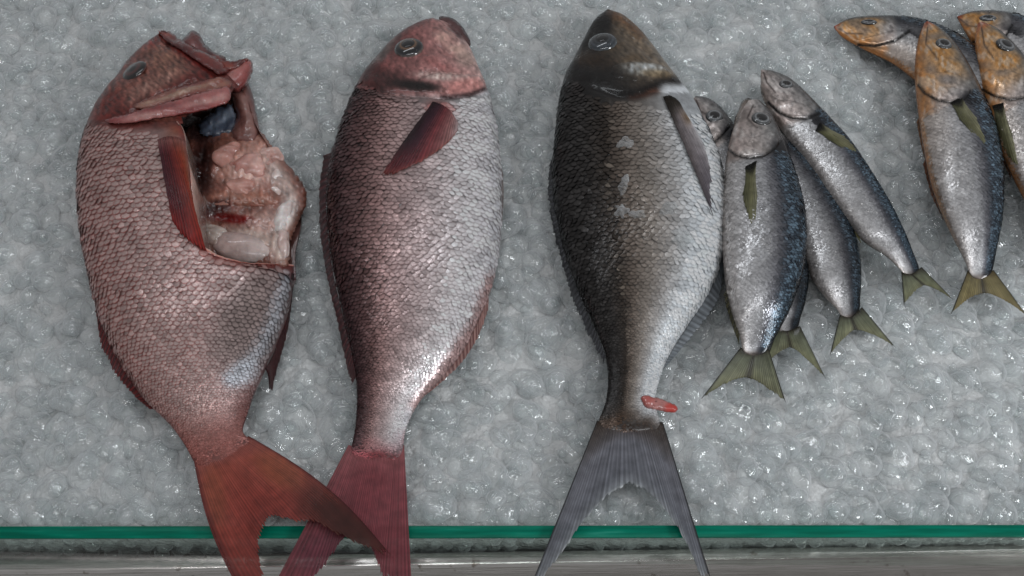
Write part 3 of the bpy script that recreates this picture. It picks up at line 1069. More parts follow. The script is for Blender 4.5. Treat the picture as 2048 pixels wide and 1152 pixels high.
fin('tail_fin', [(697, 890), (730, 900), (770, 900), (808, 890)], [(540, 1185), (620, 1168), (682, 1090), (724, 1066), (746, 1112), (766, 1160), (824, 1185)],
    [1.30, 1.44, 1.44, 1.30], [0.9, 1.0, 1.1, 1.0, 0.8], 42, tail2, R2, fray=0.05, M=26, ripple=0.08)

# ================================================================== dark bream
F3 = [(1214, 19, 1220, 20), (1188, 42, 1250, 34), (1168, 78, 1284, 66), (1148, 118, 1316, 108), (1130, 152, 1346, 150),
      (1118, 200, 1385, 202), (1110, 262, 1412, 256), (1105, 330, 1438, 322), (1108, 400, 1450, 392), (1120, 468, 1450, 462),
      (1138, 532, 1440, 530), (1160, 592, 1414, 592), (1186, 650, 1376, 650), (1208, 706, 1342, 704), (1216, 755, 1320, 755),
      (1211, 805, 1310, 805), (1196, 842, 1322, 846), (1184, 868, 1334, 872)]
B3 = Body(mk_secs(F3, 0.46, 1.9, zend=1.3), 200, 84, pw=0.85)
FISH_HIDE.append(outline(F3))
GILL3 = [(1140, 158), (1190, 178), (1240, 196), (1275, 196), (1310, 178), (1345, 168), (1358, 160)]
OPER3 = [(1205, 155), (1260, 160), (1310, 157), (1356, 158)]


def rel3(px, py):
    r = -0.22 * np.exp(-(dline(px, py, [(1190, 176), (1240, 193), (1280, 190), (1320, 172), (1357, 163)]) / 7.0) ** 2)
    r += 0.12 * np.exp(-(dline(px, py, [(1280, 140), (1320, 145), (1345, 150)]) / 11.0) ** 2)
    r += -0.10 * np.exp(-(dline(px, py, [(1225, 45), (1260, 75), (1300, 108)]) / 3.0) ** 2)
    r += -0.08 * np.exp(-(dline(px, py, [(1228, 62), (1270, 92), (1310, 120)]) / 3.0) ** 2)
    r += (0.03 * pn(px, py, n2b) + 0.02 * pn(px, py, n2c)) * (py < 165)
    return r


B3.relief(rel3)


def col3(px, py, t):
    nz = pn(px, py, n2b); nz2 = pn(px, py, n2c)
    c = ramp(t, [(0, (11, 10, 10)), (0.24, (15, 13, 12)), (0.34, (32, 28, 25)), (0.42, (80, 72, 66)), (0.52, (132, 124, 117)), (0.63, (174, 171, 169)), (0.75, (224, 229, 233)), (1, (236, 240, 244))])
    hl = np.interp(px, [1110, 1140, 1190, 1240, 1275, 1310, 1358, 1450], [155, 160, 177, 195, 196, 172, 160, 150])
    hm = sstep(6, -6, py - hl)
    hc = ramp(t, [(0, (34, 34, 36)), (0.15, (22, 19, 17)), (0.32, (38, 33, 28)), (0.5, (90, 79, 67)), (0.75, (130, 115, 98)), (1, (148, 136, 122))])
    c = c * (1 - hm[..., None]) + hc * hm[..., None]
    c = mixc(c, (16, 13, 12), 0.9 * ell(px, py, 1190, 152, 80, 30, 14, 0.8))
    c = mixc(c, (10, 8, 8), 0.95 * ell(px, py, 1205, 45, 18, 34, 20, 0.6))
    c = mixc(c, (110, 66, 32), 0.6 * np.exp(-(dline(px, py, [(1222, 24), (1255, 45), (1282, 68)]) / 11.0) ** 2))
    c = mixc(c, (62, 44, 28), 0.7 * ell(px, py, 1180, 118, 40, 16, 12, 0.8))
    c = mixc(c, (90, 70, 48), 0.4 * nz * ell(px, py, 1270, 90, 60, 40))
    c = mixc(c, (186, 190, 190), 0.95 * ell(px, py, 1286, 139, 44, 13, 4, 0.4) * (0.72 + 0.28 * nz2))
    c = mixc(c, (150, 128, 96), 0.75 * ell(px, py, 1320, 150, 38, 8, 5))
    c = mixc(c, (14, 10, 9), 0.97 * np.exp(-(dline(px, py, [(1150, 165), (1190, 175), (1240, 188), (1275, 185), (1320, 168), (1356, 162)]) / 11.0) ** 2))
    c = mixc(c, (88, 44, 26), 0.8 * np.exp(-(dline(px, py, [(1262, 196), (1290, 190), (1312, 182)]) / 6.0) ** 2))
    c = mixc(c, (214, 218, 222), 0.8 * ell(px, py, 1352, 185, 30, 14, 25))
    c = mixc(c, (150, 140, 128), 0.28 * np.exp(-(dline(px, py, [(1212, 178), (1226, 230), (1222, 300), (1216, 380), (1226, 470), (1244, 560), (1256, 660), (1260, 760)]) / 4.0) ** 2) * sstep(-0.2, 0.8, nz2))
    # end of the body brown against the tail
    c = mixc(c, (56, 44, 36), 0.85 * sstep(805, 852, py + 6 * nz) * sstep(1335, 1290, px))
    c = mixc(c, (64, 52, 46), 0.8 * sstep(835, 860, py))
    nd = pn(px, py, n2d)
    return c * (1 + 0.04 * nz + hm * (0.12 * nd + 0.08 * nz2) - 0.12 * hm)[..., None]


R3 = fish_root('dark_bream', 'big dark backed bream with silver belly and grey forked tail, beside the sardines', 'fish', B3)
bcol = col3(B3.px[..., 0], B3.px[..., 1], B3.t)
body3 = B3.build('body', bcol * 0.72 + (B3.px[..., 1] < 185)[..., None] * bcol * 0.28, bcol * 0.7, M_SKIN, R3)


def keep3(px, py, t):
    lim = np.interp(px, [1110, 1140, 1190, 1240, 1275, 1320, 1400, 1450], [168, 172, 186, 206, 208, 215, 235, 250])
    return py > lim + 5 * pn(px, py, n2b) + 3 * pn(px, py, n2c)


def sc3(px, py, t):
    c = col3(px, py, t)
    dk = sstep(0.52, 0.25, t)[:, None]
    deep = sstep(0.36, 0.22, t)[:, None]
    mid = np.exp(-((t - 0.34) / 0.12) ** 2)[:, None]
    glint = rng.uniform(0, 1, len(px))[:, None] ** 1.5  # painted glint strength, brightens scale centres on the black back
    cen = c * (1.04 + 0.4 * dk + 0.4 * mid) + (24 + 24 * glint) * deep
    edge = c * (0.86 - 0.74 * dk)
    return cen, edge


scales(B3, body3, 29, 0.66, 0.13, 0.995, keep3, sc3, M_SCALE)
eye(B3, 1205, 84, 28, [(0, (8, 8, 9)), (0.4, (12, 13, 15)), (0.5, (58, 62, 66)), (0.6, (30, 34, 38)), (0.75, (64, 70, 76)), (0.88, (34, 40, 46)), (1, (84, 90, 94))], R3, bulge=0.35, pupil=0.4)


patch('gill_cover', [(1226, 132), (1262, 124), (1306, 126), (1336, 138), (1356, 154), (1354, 163), (1322, 166), (1280, 164), (1244, 160), (1222, 148)],
      lambda px, py, e: col3(px, py, B3.st(px, py)[1]) * (0.9 + 0.16 * e)[..., None], M_SKIN, R3, surf=B3.surf, bulge=0.12, width=8, base=0.005, step=4, rough=0.03, edgewob=1.5)
patch('upper_jaw', [(1222, 26), (1242, 30), (1266, 50), (1292, 82), (1316, 112), (1296, 104), (1268, 80), (1240, 58), (1224, 42)],
      lambda px, py, e: col3(px, py, B3.st(px, py)[1]) * (0.9 + 0.16 * e)[..., None], M_SKIN, R3, surf=B3.surf, bulge=0.06, width=7, base=0.005, step=4, rough=0.03, edgewob=1.2)


def greyray(u, v, r, px, py):
    return ramp(r, [(0, (34, 34, 37)), (1, (72, 73, 78))]) * (1 - 0.15 * u)[..., None]


fin('dorsal_fin', [(1107, 310), (1108, 390), (1121, 470), (1140, 540), (1164, 602), (1190, 660), (1211, 712)],
    [(1097, 335), (1094, 395), (1108, 480), (1128, 555), (1150, 620), (1180, 685), (1206, 728)], 1.9, 1.8, 40, greyray, R3, fray=0.3, ripple=0.08)
fin('anal_fin', [(1446, 500), (1420, 580), (1380, 645), (1345, 700), (1326, 738)],
    [(1446, 545), (1438, 600), (1400, 655), (1358, 705), (1330, 734)], 1.7, 1.4, 26,
    lambda u, v, r, px, py: ramp(r, [(0, (98, 102, 106)), (1, (140, 146, 152))]), R3, fray=0.12)


def pec3(u, v, r, px, py):
    c = ramp(v, [(0, (92, 84, 84)), (0.3, (138, 130, 132)), (0.7, (176, 170, 172)), (1, (200, 198, 200))])
    c = mixc(c, (30, 24, 16), 0.95 * sstep(0.30, 0.06, u + 0.1 * v))
    c = mixc(c, (122, 92, 60), 0.7 * np.exp(-((u - 0.26) / 0.09) ** 2) * sstep(0.2, 0.7, v))
    c = mixc(c, (92, 86, 96), 0.6 * sstep(0.5, 1.0, u) * sstep(0.9, 0.3, v))
    return c * (0.84 + 0.24 * r)[..., None]


fin('pectoral_fin', [(1326, 196), (1340, 194), (1356, 204), (1366, 222)], [(1426, 432), (1424, 395), (1424, 362), (1419, 330), (1408, 292)], 0, 0, 18, pec3, R3, surf=B3.surf, lift=0.28, fray=0.06, M=22)


def tail3(u, v, r, px, py):
    c = ramp(u, [(0, (62, 50, 42)), (0.12, (84, 76, 74)), (0.3, (122, 122, 130)), (0.75, (114, 116, 124)), (1, (150, 154, 158))])
    c = mixc(c, (214, 218, 218), 0.9 * sstep(0.93, 1.0, u) * sstep(0.02, 0.1, v) * sstep(0.98, 0.9, v))
    c = mixc(c, (30, 30, 32), 0.8 * (sstep(0.035, 0.0, v) + sstep(0.965, 1.0, v)))
    return c * (0.82 + 0.24 * r)[..., None]


fin('tail_fin', [(1194, 842), (1220, 840), (1258, 840), (1296, 840), (1326, 845)],
    [(1062, 1170), (1086, 1160), (1130, 1100), (1174, 1040), (1220, 992), (1258, 974), (1290, 986), (1328, 1022), (1360, 1068), (1388, 1122), (1404, 1160), (1426, 1170)],
    [1.30, 1.44, 1.44, 1.30], [0.8, 1.0, 1.2, 1.0, 0.8], 36, tail3, R3, fray=0.05, M=26, ripple=0.08)

# bits lying on the dark bream
sc = patch('flesh_scrap', [(1283, 793), (1310, 797), (1330, 803), (1352, 813), (1350, 824), (1328, 822), (1305, 818), (1290, 812)],
           lambda px, py, e: mixc(mixc(np.tile([176., 118., 114.], (len(px), 1)), (180, 62, 54), ell(px, py, 1342, 818, 13, 9)), (176, 92, 86), ell(px, py, 1292, 802, 14, 10)),
           M_FLESH, None, surf=lambda a, b: np.where((np.ravel(a) < 1312)[:, None], B3.surf(a, b), U(np.ravel(a), np.ravel(b), 1.4 * CM)), bulge=0.16, width=9, step=3, rough=0.03, thick=0.001)
sc['label'] = 'small scrap of pink flesh stuck across the dark bream near its tail'
sc['category'] = 'flesh scrap'
for (cx, cy, rx, ry, rot, lb) in ((1250, 285, 20, 11, -15, 'thin melting ice flake on the dark bream, nearest its head'),
                                  (1246, 372, 9, 24, 15, 'narrow upright ice flake on the middle of the dark bream'),
                                  (1243, 421, 13, 15, 20, 'ice flake on the dark bream below the narrow upright one'),
                                  (1274, 430, 19, 9, -12, 'ice flake on the dark bream, right beside another flake'),
                                  (1368, 478, 26, 18, 0, 'round ice flake on the silver belly of the dark bream'),
                                  (1338, 418, 20, 14, -35, 'pale ice flake below the breast fin of the dark bream')):
    an = np.linspace(0, 2 * math.pi, 13, endpoint=False)
    rr = 1 + 0.28 * rng.normal(size=13).clip(-1, 1)
    ca, sa = math.cos(math.radians(rot)), math.sin(math.radians(rot))
    poly = np.stack([cx + rr * (rx * np.cos(an) * ca - ry * np.sin(an) * sa), cy + rr * (rx * np.cos(an) * sa + ry * np.sin(an) * ca)], -1)
    o = patch('ice_flake', poly, lambda px, py, e: np.tile([200., 205., 208.], (len(px), 1)), M_FLAKE, None, surf=B3.surf, bulge=0.16, width=6, step=3.5, rough=0.05, base=0.02)
    o['label'] = lb
    o['category'] = 'ice'
    o['group'] = 'ice flakes on the dark bream'

# ================================================================== gutted red snapper
F1 = [(325, 62, 330, 63), (298, 84, 372, 92), (260, 122, 428, 122), (232, 162, 466, 158), (203, 200, 494, 196),
      (180, 245, 512, 250), (165, 300, 546, 306), (157, 360, 590, 370), (158, 422, 598, 426), (165, 490, 586, 490),
      (178, 556, 586, 548), (196, 626, 577, 618), (222, 692, 556, 682), (254, 750, 530, 738), (292, 803, 508, 790),
      (338, 848, 494, 832), (368, 888, 486, 862), (386, 922, 500, 878), (400, 956, 524, 892)]
B1 = Body(mk_secs(F1, 0.44, 1.8, zend=1.8), 230, 110, pw=0.85)
# the belly side hangs open and lies low where it is cut
_my = B1.px[:, 70, 1]
_win = sstep(235, 300, _my) * sstep(530, 500, _my)
_f = _win[:, None] * sstep(0.55, 0.95, np.linspace(0, 1, 111))[None]
B1.top[:, :, 2] = B1.top[:, :, 2] * (1 - _f) + np.minimum(B1.top[:, :, 2], 0.006) * _f
B1.bot[:, :, 2] = B1.bot[:, :, 2] * (1 - _f) + np.minimum(B1.bot[:, :, 2], 0.003) * _f
B1.update()

FISH_HIDE.append(outline(F1))
HOLE1 = [(362, 236), (368, 275), (374, 310), (379, 350), (384, 395), (386, 430), (388, 462), (398, 488), (415, 506), (445, 518), (480, 525), (520, 529), (560, 530), (600, 533), (660, 534), (660, 180), (500, 160), (470, 176), (440, 202), (400, 220)]


def rel1(px, py):
    r = -0.15 * np.exp(-(dline(px, py, [(205, 240), (260, 228), (330, 190), (420, 150), (455, 142)]) / 6.0) ** 2)
    r += (0.05 * pn(px, py, n2b) + 0.03 * pn(px, py, n2c)) * (py < 230)
    r += 0.10 * ell(px, py, 330, 130, 80, 40, -20, 0.9)
    r += -0.08 * np.exp(-(dline(px, py, [(215, 196), (240, 182), (270, 172)]) / 4.0) ** 2)
    return r


B1.relief(rel1)


def col1(px, py, t):
    nz = pn(px, py, n2b); nz2 = pn(px, py, n2c)
    c = ramp(t, [(0, (120, 66, 62)), (0.1, (142, 96, 90)), (0.3, (164, 128, 123)), (0.55, (168, 134, 130)), (0.8, (160, 130, 128)), (1, (140, 108, 108))])
    hl = np.interp(px, [150, 200, 280, 350, 460], [236, 238, 250, 246, 230])
    hm = sstep(8, -8, py - hl + 5 * nz)
    hc = ramp(t, [(0, (110, 52, 46)), (0.25, (140, 86, 76)), (0.5, (140, 92, 80)), (0.8, (120, 62, 56)), (1, (112, 50, 46))])
    c = c * (1 - hm[..., None]) + hc * hm[..., None]
    c = mixc(c, (112, 34, 30), 0.85 * np.exp(-(dline(px, py, [(300, 84), (326, 70), (350, 92), (385, 118), (425, 142)]) / 11.0) ** 2))
    c = mixc(c, (150, 112, 92), 0.6 * ell(px, py, 330, 122, 42, 22, 20) * (0.6 + 0.4 * nz2))
    c = mixc(c, (166, 128, 116), 0.7 * ell(px, py, 300, 175, 70, 17, -28) * (0.6 + 0.4 * nz2))
    c = mixc(c, (96, 34, 30), 0.9 * np.exp(-(dline(px, py, [(195, 240), (250, 228), (310, 198), (380, 158), (440, 140)]) / 12.0) ** 2))
    c = mixc(c, (110, 40, 34), 0.8 * ell(px, py, 222, 215, 34, 26, -50))
    c = mixc(c, (120, 52, 46), 0.8 * np.exp(-(dline(px, py, [(205, 246), (260, 252), (330, 248), (360, 252)]) / 9.0) ** 2))
    c = mixc(c, (170, 84, 56), 0.7 * ell(px, py, 345, 262, 26, 16, 20) * (0.6 + 0.4 * nz))
    # red edging along the cut and the back, dark patch low on the belly side
    c = mixc(c, (150, 60, 52), 0.8 * np.exp(-(dline(px, py, HOLE1[:15]) / 9.0) ** 2))
    c = mixc(c, (110, 88, 86), 0.4 * ell(px, py, 505, 645, 62, 90, 18, 0.6))
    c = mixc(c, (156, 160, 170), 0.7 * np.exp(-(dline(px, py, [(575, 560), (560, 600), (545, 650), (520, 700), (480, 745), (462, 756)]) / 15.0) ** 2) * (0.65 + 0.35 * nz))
    c = mixc(c, (70, 26, 26), 0.85 * ell(px, py, 495, 815, 22, 44, 20, 0.7))
    c = mixc(c, (76, 24, 26), 0.92 * np.exp(-(dline(px, py, [(588, 535), (584, 600), (568, 680), (540, 740)]) / 7.0) ** 2))
    c = mixc(c, (136, 66, 58), 0.75 * sstep(800, 960, py + 0.25 * (px - 400)))
    nd = pn(px, py, n2d)
    return c * (1 + 0.05 * nz + hm * (0.16 * nd + 0.1 * nz2) - 0.14 * hm)[..., None]


R1 = fish_root('red_snapper', 'gutted red snapper with its belly cut open and entrails showing', 'fish', B1)
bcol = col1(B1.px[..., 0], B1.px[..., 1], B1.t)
nzb = pn(B1.px[..., 0], B1.px[..., 1], n2b)
lining = np.clip(np.stack([96 + 14 * nzb, 62 + 10 * nzb, 56 + 10 * nzb], -1), 10, 255)
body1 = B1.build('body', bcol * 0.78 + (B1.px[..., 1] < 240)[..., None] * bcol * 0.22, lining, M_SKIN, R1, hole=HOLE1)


def keep1(px, py, t):
    lim = np.interp(px, [150, 200, 280, 350, 380], [250, 252, 264, 275, 290])
    return (py > lim) & ~inpoly(px, py, HOLE1) & (dline(px, py, HOLE1, True) > 4) & ~((px < 395) & (px > 318) & (py < 470) & (py > 270) & (px > np.interp(py, [270, 350, 470], [318, 326, 372])))


def sc1(px, py, t):
    c = col1(px, py, t)
    cen = mixc(c * 1.12, (182, 176, 172), 0.5)
    edge = mixc(c * 0.86, (134, 42, 34), 0.5 + 0.45 * np.clip(sstep(0.5, 0.1, t) + 0.4 * pn(px, py, n2a), 0, 1))
    dk = ell(px, py, 505, 645, 66, 100, 18, 0.6)
    edge = mixc(edge, (20, 12, 14), 0.97 * dk)
    cen = mixc(cen, (140, 122, 118), 0.5 * dk)
    tl = sstep(790, 930, py + 0.25 * (px - 400))
    cen = mixc(cen, (150, 92, 84), 0.7 * tl)
    sil_highlight = np.exp(-(dline(px, py, [(575, 560), (560, 600), (545, 650), (520, 700), (480, 745), (462, 756)]) / 16.0) ** 2)  # silver belly edge, its lower end running into a painted highlight
    edge = mixc(edge, (46, 38, 42), 0.8 * sil_highlight)
    cen = mixc(cen, (200, 204, 212), 0.8 * sil_highlight)
    cen = mixc(cen, (210, 214, 222), 0.8 * ell(px, py, 486, 745, 34, 24, -25, 0.5))  # bright highlight low on the belly, painted into the scale centres
    return cen, edge


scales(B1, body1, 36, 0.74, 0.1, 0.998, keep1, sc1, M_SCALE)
eye(B1, 268, 141, 26, [(0, (10, 8, 8)), (0.36, (14, 10, 10)), (0.42, (58, 20, 18)), (0.62, (66, 26, 22)), (0.72, (14, 9, 9)), (0.95, (14, 10, 10)), (1, (90, 46, 40))], R1, bulge=0.25, pupil=0.36)


def zplane(a, b, c0):
    return lambda px, py: a * (px - 400) / 100 + b * (py - 150) / 100 + c0


# opened gill cover, jaws and gullet
patch('gill_cover', [(212, 246), (262, 232), (322, 214), (380, 200), (430, 188), (456, 184), (463, 193), (457, 213), (420, 224), (372, 232), (312, 240), (255, 250)],
      streaky((120, 44, 44), (168, 112, 108), (196, 160, 152), -10), M_FLESH, R1, surf=B1.surf, bulge=0.10, width=10, base=0.14, step=4, rough=0.07, edgewob=1.4, tiltfn=lambda px, py: np.clip((px - 330) / 130, 0, 1) * 0.35, thick=0.002)
patch('cheek_plate', [(268, 214), (312, 194), (352, 180), (400, 168), (440, 160), (460, 168), (462, 180), (430, 186), (380, 196), (330, 208), (290, 220)],
      streaky((104, 40, 38), (146, 104, 88), (172, 140, 122), -16), M_FLESH, R1, surf=B1.surf, bulge=0.08, width=8, base=0.08, step=4, rough=0.07, edgewob=1.4, tiltfn=lambda px, py: np.clip((px - 330) / 130, 0, 1) * 0.2, thick=0.0015)
patch('upper_jaw', [(318, 66), (330, 62), (348, 78), (370, 92), (404, 110), (442, 126), (470, 128), (496, 122), (478, 136), (458, 146), (438, 153), (420, 142), (392, 122), (356, 100), (332, 84)],
      streaky((70, 20, 20), (112, 42, 36), (146, 66, 48), 32), M_FLESH, R1, surf=lambda a, b: np.where((inpoly(np.ravel(a), np.ravel(b), outline(F1)))[:, None], B1.surf(a, b), U(np.ravel(a), np.ravel(b), 2.5 * CM)), bulge=0.06, width=8, base=0.06, step=4, rough=0.07, edgewob=1.4, thick=0.003)
patch('far_jaw', [(366, 92), (374, 78), (386, 67), (396, 74), (406, 94), (430, 112), (452, 122), (430, 128), (400, 114)],
      streaky((66, 30, 32), (112, 62, 60), (140, 88, 84), 60), M_FLESH, R1, z=1.3, bulge=0.6, width=14, step=4.5, rough=0.04, thick=0.003)
patch('jaw_muscle', [(492, 121), (500, 132), (497, 150), (488, 164), (474, 180), (460, 172), (446, 162), (438, 152), (462, 142), (478, 132)],
      streaky((124, 56, 54), (166, 98, 94), (196, 140, 132), -40), M_FLESH, R1, z=1.9, bulge=0.7, width=14, step=4.5, rough=0.05, thick=0.003)
patch('gullet', [(452, 172), (478, 176), (494, 162), (506, 192), (513, 232), (520, 268), (505, 290), (470, 284), (460, 262), (474, 236), (466, 206)],
      streaky((84, 46, 44), (122, 82, 76), (150, 112, 104), 70, 0.2), M_FLESH, R1, z=1.0, bulge=0.9, width=24, step=5, rough=0.1)
patch('membrane', [(398, 252), (412, 232), (436, 218), (462, 208), (474, 232), (472, 258), (462, 270), (430, 272), (404, 270)],
      streaky((60, 66, 80), (104, 114, 130), (160, 168, 180), -30, 0.3), M_FLESH, R1, z=1.1, bulge=0.3, width=12, step=4, rough=0.14, edgewob=4)
# cut wall of the belly
E = crom([(352, 244), (366, 262), (373, 310), (379, 350), (384, 395), (387, 440), (390, 466), (400, 489), (418, 506), (448, 518), (490, 526), (530, 529), (568, 530), (588, 534)], 120)


def rimwall():
    top = B1.surf(E[:, 0], E[:, 1])
    tang = np.gradient(top, axis=0); tang /= np.linalg.norm(tang, axis=1)[:, None]
    side = np.cross(tang, [0, 0, 1.0]); side /= np.linalg.norm(side, axis=1)[:, None]
    inward = np.where(((np.array([480, 380]) - E) @ np.array([1, 0]))[:, None] > -999, 1, 1)
    # make 'side' point into the opening
    mid = U([490], [390], 1.0 * CM)[0]
    sg = np.sign(((mid - top) * side).sum(1))[:, None]
    side = side * sg
    wob = waves(77, 8, 0.35)(np.column_stack([np.arange(120.), np.zeros(120), np.zeros(120)]))
    th = (0.16 + 0.05 * wob)[:, None] * CM
    rows = [top + [0, 0, 0.0002], top + side * th * 0.6 + [0, 0, 0.0008], top + side * th * 1.3 - [0, 0, 0.0012]]
    bottom = top.copy(); bottom[:, 2] = np.minimum(top[:, 2] - 0.006, 0.014)
    rows += [bottom * 0.5 + rows[2] * 0.5 + side * th * 0.6, bottom + side * th * (2.0 + wob[:, None])]
    v = np.stack(rows); n = v.shape[1]
    idx = np.arange(v.shape[0] * n).reshape(v.shape[0], n)
    q = np.stack([idx[:-1, :-1], idx[1:, :-1], idx[1:, 1:], idx[:-1, 1:]], -1).reshape(-1, 4)
    cols = np.stack([np.tile(c, (n, 1)) for c in ((148, 62, 54), (186, 140, 128), (176, 152, 142), (150, 124, 116), (120, 90, 84))]).astype(float)
    cols *= (1 + 0.12 * wob)[None, :, None]
    newobj('cut_edge', mesh('cut_edge', v.reshape(-1, 3), quads=q, col=lin(cols.reshape(-1, 3)), mat=M_FLESH), R1)


rimwall()


def fleshcol(c0, c1, f=0.1, seed=3):
    w = waves(seed, 8, f)

    def fn(px, py, rad):
        n = w(np.stack([px, py, px * 0], -1))
        return ramp(np.clip(0.5 + 0.3 * n + 1.2 * (rad - 1), 0, 1), [(0, c0), (1, c1)])
    return fn


CAV = [(372, 258), (400, 246), (440, 250), (470, 252), (500, 240), (524, 266), (552, 304), (586, 340), (612, 380), (612, 412), (598, 442), (588, 462), (578, 490), (576, 534), (520, 532), (450, 522), (408, 506), (388, 474), (380, 400), (372, 320)]
LUMPS = [(492, 322, 52, 44, -10, 1.0), (455, 300, 34, 26, 20, 0.7), (528, 352, 30, 36, 30, 0.7), (480, 368, 44, 24, 0, 0.6), (566, 368, 18, 52, -28, 0.55),
         (476, 396, 66, 15, 4, 0.55), (540, 395, 34, 14, -14, 0.45), (532, 446, 36, 26, -20, 0.75), (572, 432, 19, 36, 16, 0.75), (560, 492, 18, 32, -8, 0.7),
         (430, 474, 34, 18, 26, 0.75), (400, 428, 17, 40, -8, 0.8), (500, 474, 50, 15, 16, 0.6), (530, 290, 22, 26, -30, 0.5), (400, 330, 20, 50, 0, -0.5), (412, 268, 26, 18, 0, -0.5), (452, 438, 40, 9, 4, -0.5)]


def cavz(px, py):
    h = np.zeros(np.shape(px))
    for (cx, cy, rx, ry, rot, a_) in LUMPS:
        c_, s_ = math.cos(math.radians(rot)), math.sin(math.radians(rot))
        u = ((px - cx) * c_ + (py - cy) * s_) / rx; v = (-(px - cx) * s_ + (py - cy) * c_) / ry
        h = np.maximum(h, 0.6 * a_ * np.sqrt(np.maximum(1 - (u * u + v * v), 0))) if a_ > 0 else h + a_ * np.exp(-(u * u + v * v))
    h = h + 0.07 * pn(px, py, n2b) + 0.05 * pn(px, py, n2c) + 0.02 * pn(px, py, n2d)
    return h


def cavcol(px, py, e):
    nz = pn(px, py, n2b); nz2 = pn(px, py, n2c); nd = pn(px, py, n2d)
    c = np.tile([122., 78., 68.], (len(px), 1))
    c = mixc(c, (190, 142, 128), 0.95 * ell(px, py, 492, 325, 70, 56, -8, 0.45))
    c = mixc(c, (214, 178, 168), 0.7 * ell(px, py, 500, 345, 36, 30, 0, 0.8))
    c = mixc(c, (126, 82, 70), 0.8 * ell(px, py, 440, 285, 44, 24, 10, 0.7))
    c = mixc(c, (190, 168, 160), 0.9 * ell(px, py, 562, 360, 20, 58, -30, 0.5))
    c = mixc(c, (160, 110, 92), 0.85 * ell(px, py, 490, 396, 72, 16, 2, 0.5))
    c = mixc(c, (192, 156, 146), 0.9 * ell(px, py, 530, 446, 40, 28, -20, 0.5))
    c = mixc(c, (222, 212, 208), 0.95 * ell(px, py, 573, 432, 20, 38, 16, 0.4))
    c = mixc(c, (222, 200, 190), 0.95 * ell(px, py, 560, 495, 22, 36, -8, 0.4))
    c = mixc(c, (176, 158, 148), 0.9 * ell(px, py, 430, 476, 40, 20, 26, 0.5))
    c = mixc(c, (150, 144, 134), 0.9 * ell(px, py, 398, 428, 18, 46, -8, 0.5))
    c = mixc(c, (186, 164, 154), 0.9 * ell(px, py, 505, 474, 54, 16, 14, 0.5))
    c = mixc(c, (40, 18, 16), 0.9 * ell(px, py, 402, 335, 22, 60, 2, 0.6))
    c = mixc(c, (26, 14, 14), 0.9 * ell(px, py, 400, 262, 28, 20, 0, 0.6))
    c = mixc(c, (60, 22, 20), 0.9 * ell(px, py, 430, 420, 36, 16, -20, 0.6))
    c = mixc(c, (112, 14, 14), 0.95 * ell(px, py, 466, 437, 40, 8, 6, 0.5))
    c = mixc(c, (110, 70, 58), 0.75 * (1 - e) * sstep(500, 540, px))
    return c * (1 + 0.07 * nz + 0.06 * nz2 + 0.04 * nd)[..., None]


patch('entrails', CAV, cavcol, M_FLESH, R1, z=0.9, bulge=0.5, width=20, step=3.4, tiltfn=lambda px, py: cavz(px, py), edgewob=2)
for _i, (bx, by, bz, b1, b2, b3, br, c0, c1) in enumerate((
        (500, 338, 1.7, 1.7, 1.35, 0.75, -20, (176, 120, 110), (216, 176, 166)), (462, 312, 1.5, 1.2, 0.95, 0.7, 15, (150, 96, 86), (196, 146, 134)),
        (534, 318, 1.45, 1.0, 1.1, 0.6, 30, (172, 124, 114), (214, 178, 168)), (562, 372, 1.25, 0.75, 1.9, 0.55, 26, (186, 150, 142), (222, 202, 196)),
        (574, 432, 1.35, 0.8, 1.5, 0.6, -14, (198, 176, 170), (230, 220, 216)), (528, 448, 1.4, 1.5, 0.95, 0.6, 14, (184, 140, 132), (220, 190, 182)),
        (560, 496, 1.35, 0.75, 1.35, 0.6, 6, (196, 166, 158), (226, 206, 200)), (478, 372, 1.5, 1.5, 0.8, 0.55, -6, (164, 110, 98), (204, 156, 144)),
        (424, 472, 1.3, 1.4, 0.75, 0.6, -24, (166, 146, 136), (202, 188, 180)), (470, 405, 1.25, 2.2, 0.5, 0.5, -5, (140, 88, 76), (184, 132, 118)))):
    blob('entrail_lobe', bx, by, bz - 0.12, b1 * 1.12, b2 * 1.12, b3, br, fleshcol(c0, c1, 0.08, 20 + _i), R1, 30 + _i, amp=0.24, k=2.8, fine=0.09, sub=5)
blob('swim_bladder', 482, 494, 1.3, 2.5, 1.3, 0.85, -14, fleshcol((178, 154, 148), (204, 190, 186), 0.05, 10), R1, 8, amp=0.05, fine=0.02)


def pec1(u, v, r, px, py):
    c = ramp(v, [(0, (78, 34, 44)), (0.3, (96, 30, 34)), (0.6, (160, 62, 44)), (0.85, (160, 80, 56)), (1, (150, 96, 84))])
    c = mixc(c, (150, 104, 100), 0.8 * sstep(0.18, 0.0, u))
    c = mixc(c, (160, 40, 34), 0.7 * sstep(0.6, 0.95, u))
    return c * (0.8 + 0.26 * r)[..., None]


fin('pectoral_fin', [(316, 282), (334, 276), (352, 276), (372, 284)], [(346, 448), (366, 478), (392, 500), (414, 510), (402, 486), (389, 440)], 0, 0, 16, pec1, R1, surf=B1.surf, lift=0.3, fray=0.04, M=22)
fin('dorsal_fin', [(194, 612), (216, 672), (246, 732), (284, 792), (306, 818)], [(190, 624), (204, 704), (234, 756), (272, 798), (298, 818)], 1.8, 1.7, 26,
    lambda u, v, r, px, py: ramp(r, [(0, (66, 16, 18)), (1, (118, 36, 36))]), R1, fray=0.25)
fin('anal_fin', [(584, 545), (576, 610), (560, 670), (545, 712), (530, 738)], [(589, 548), (580, 640), (566, 705), (552, 755), (541, 796), (538, 748)], 1.75, 1.0, 18,
    lambda u, v, r, px, py: ramp(r, [(0, (30, 12, 14)), (1, (78, 34, 36))]), R1, fray=0.2)


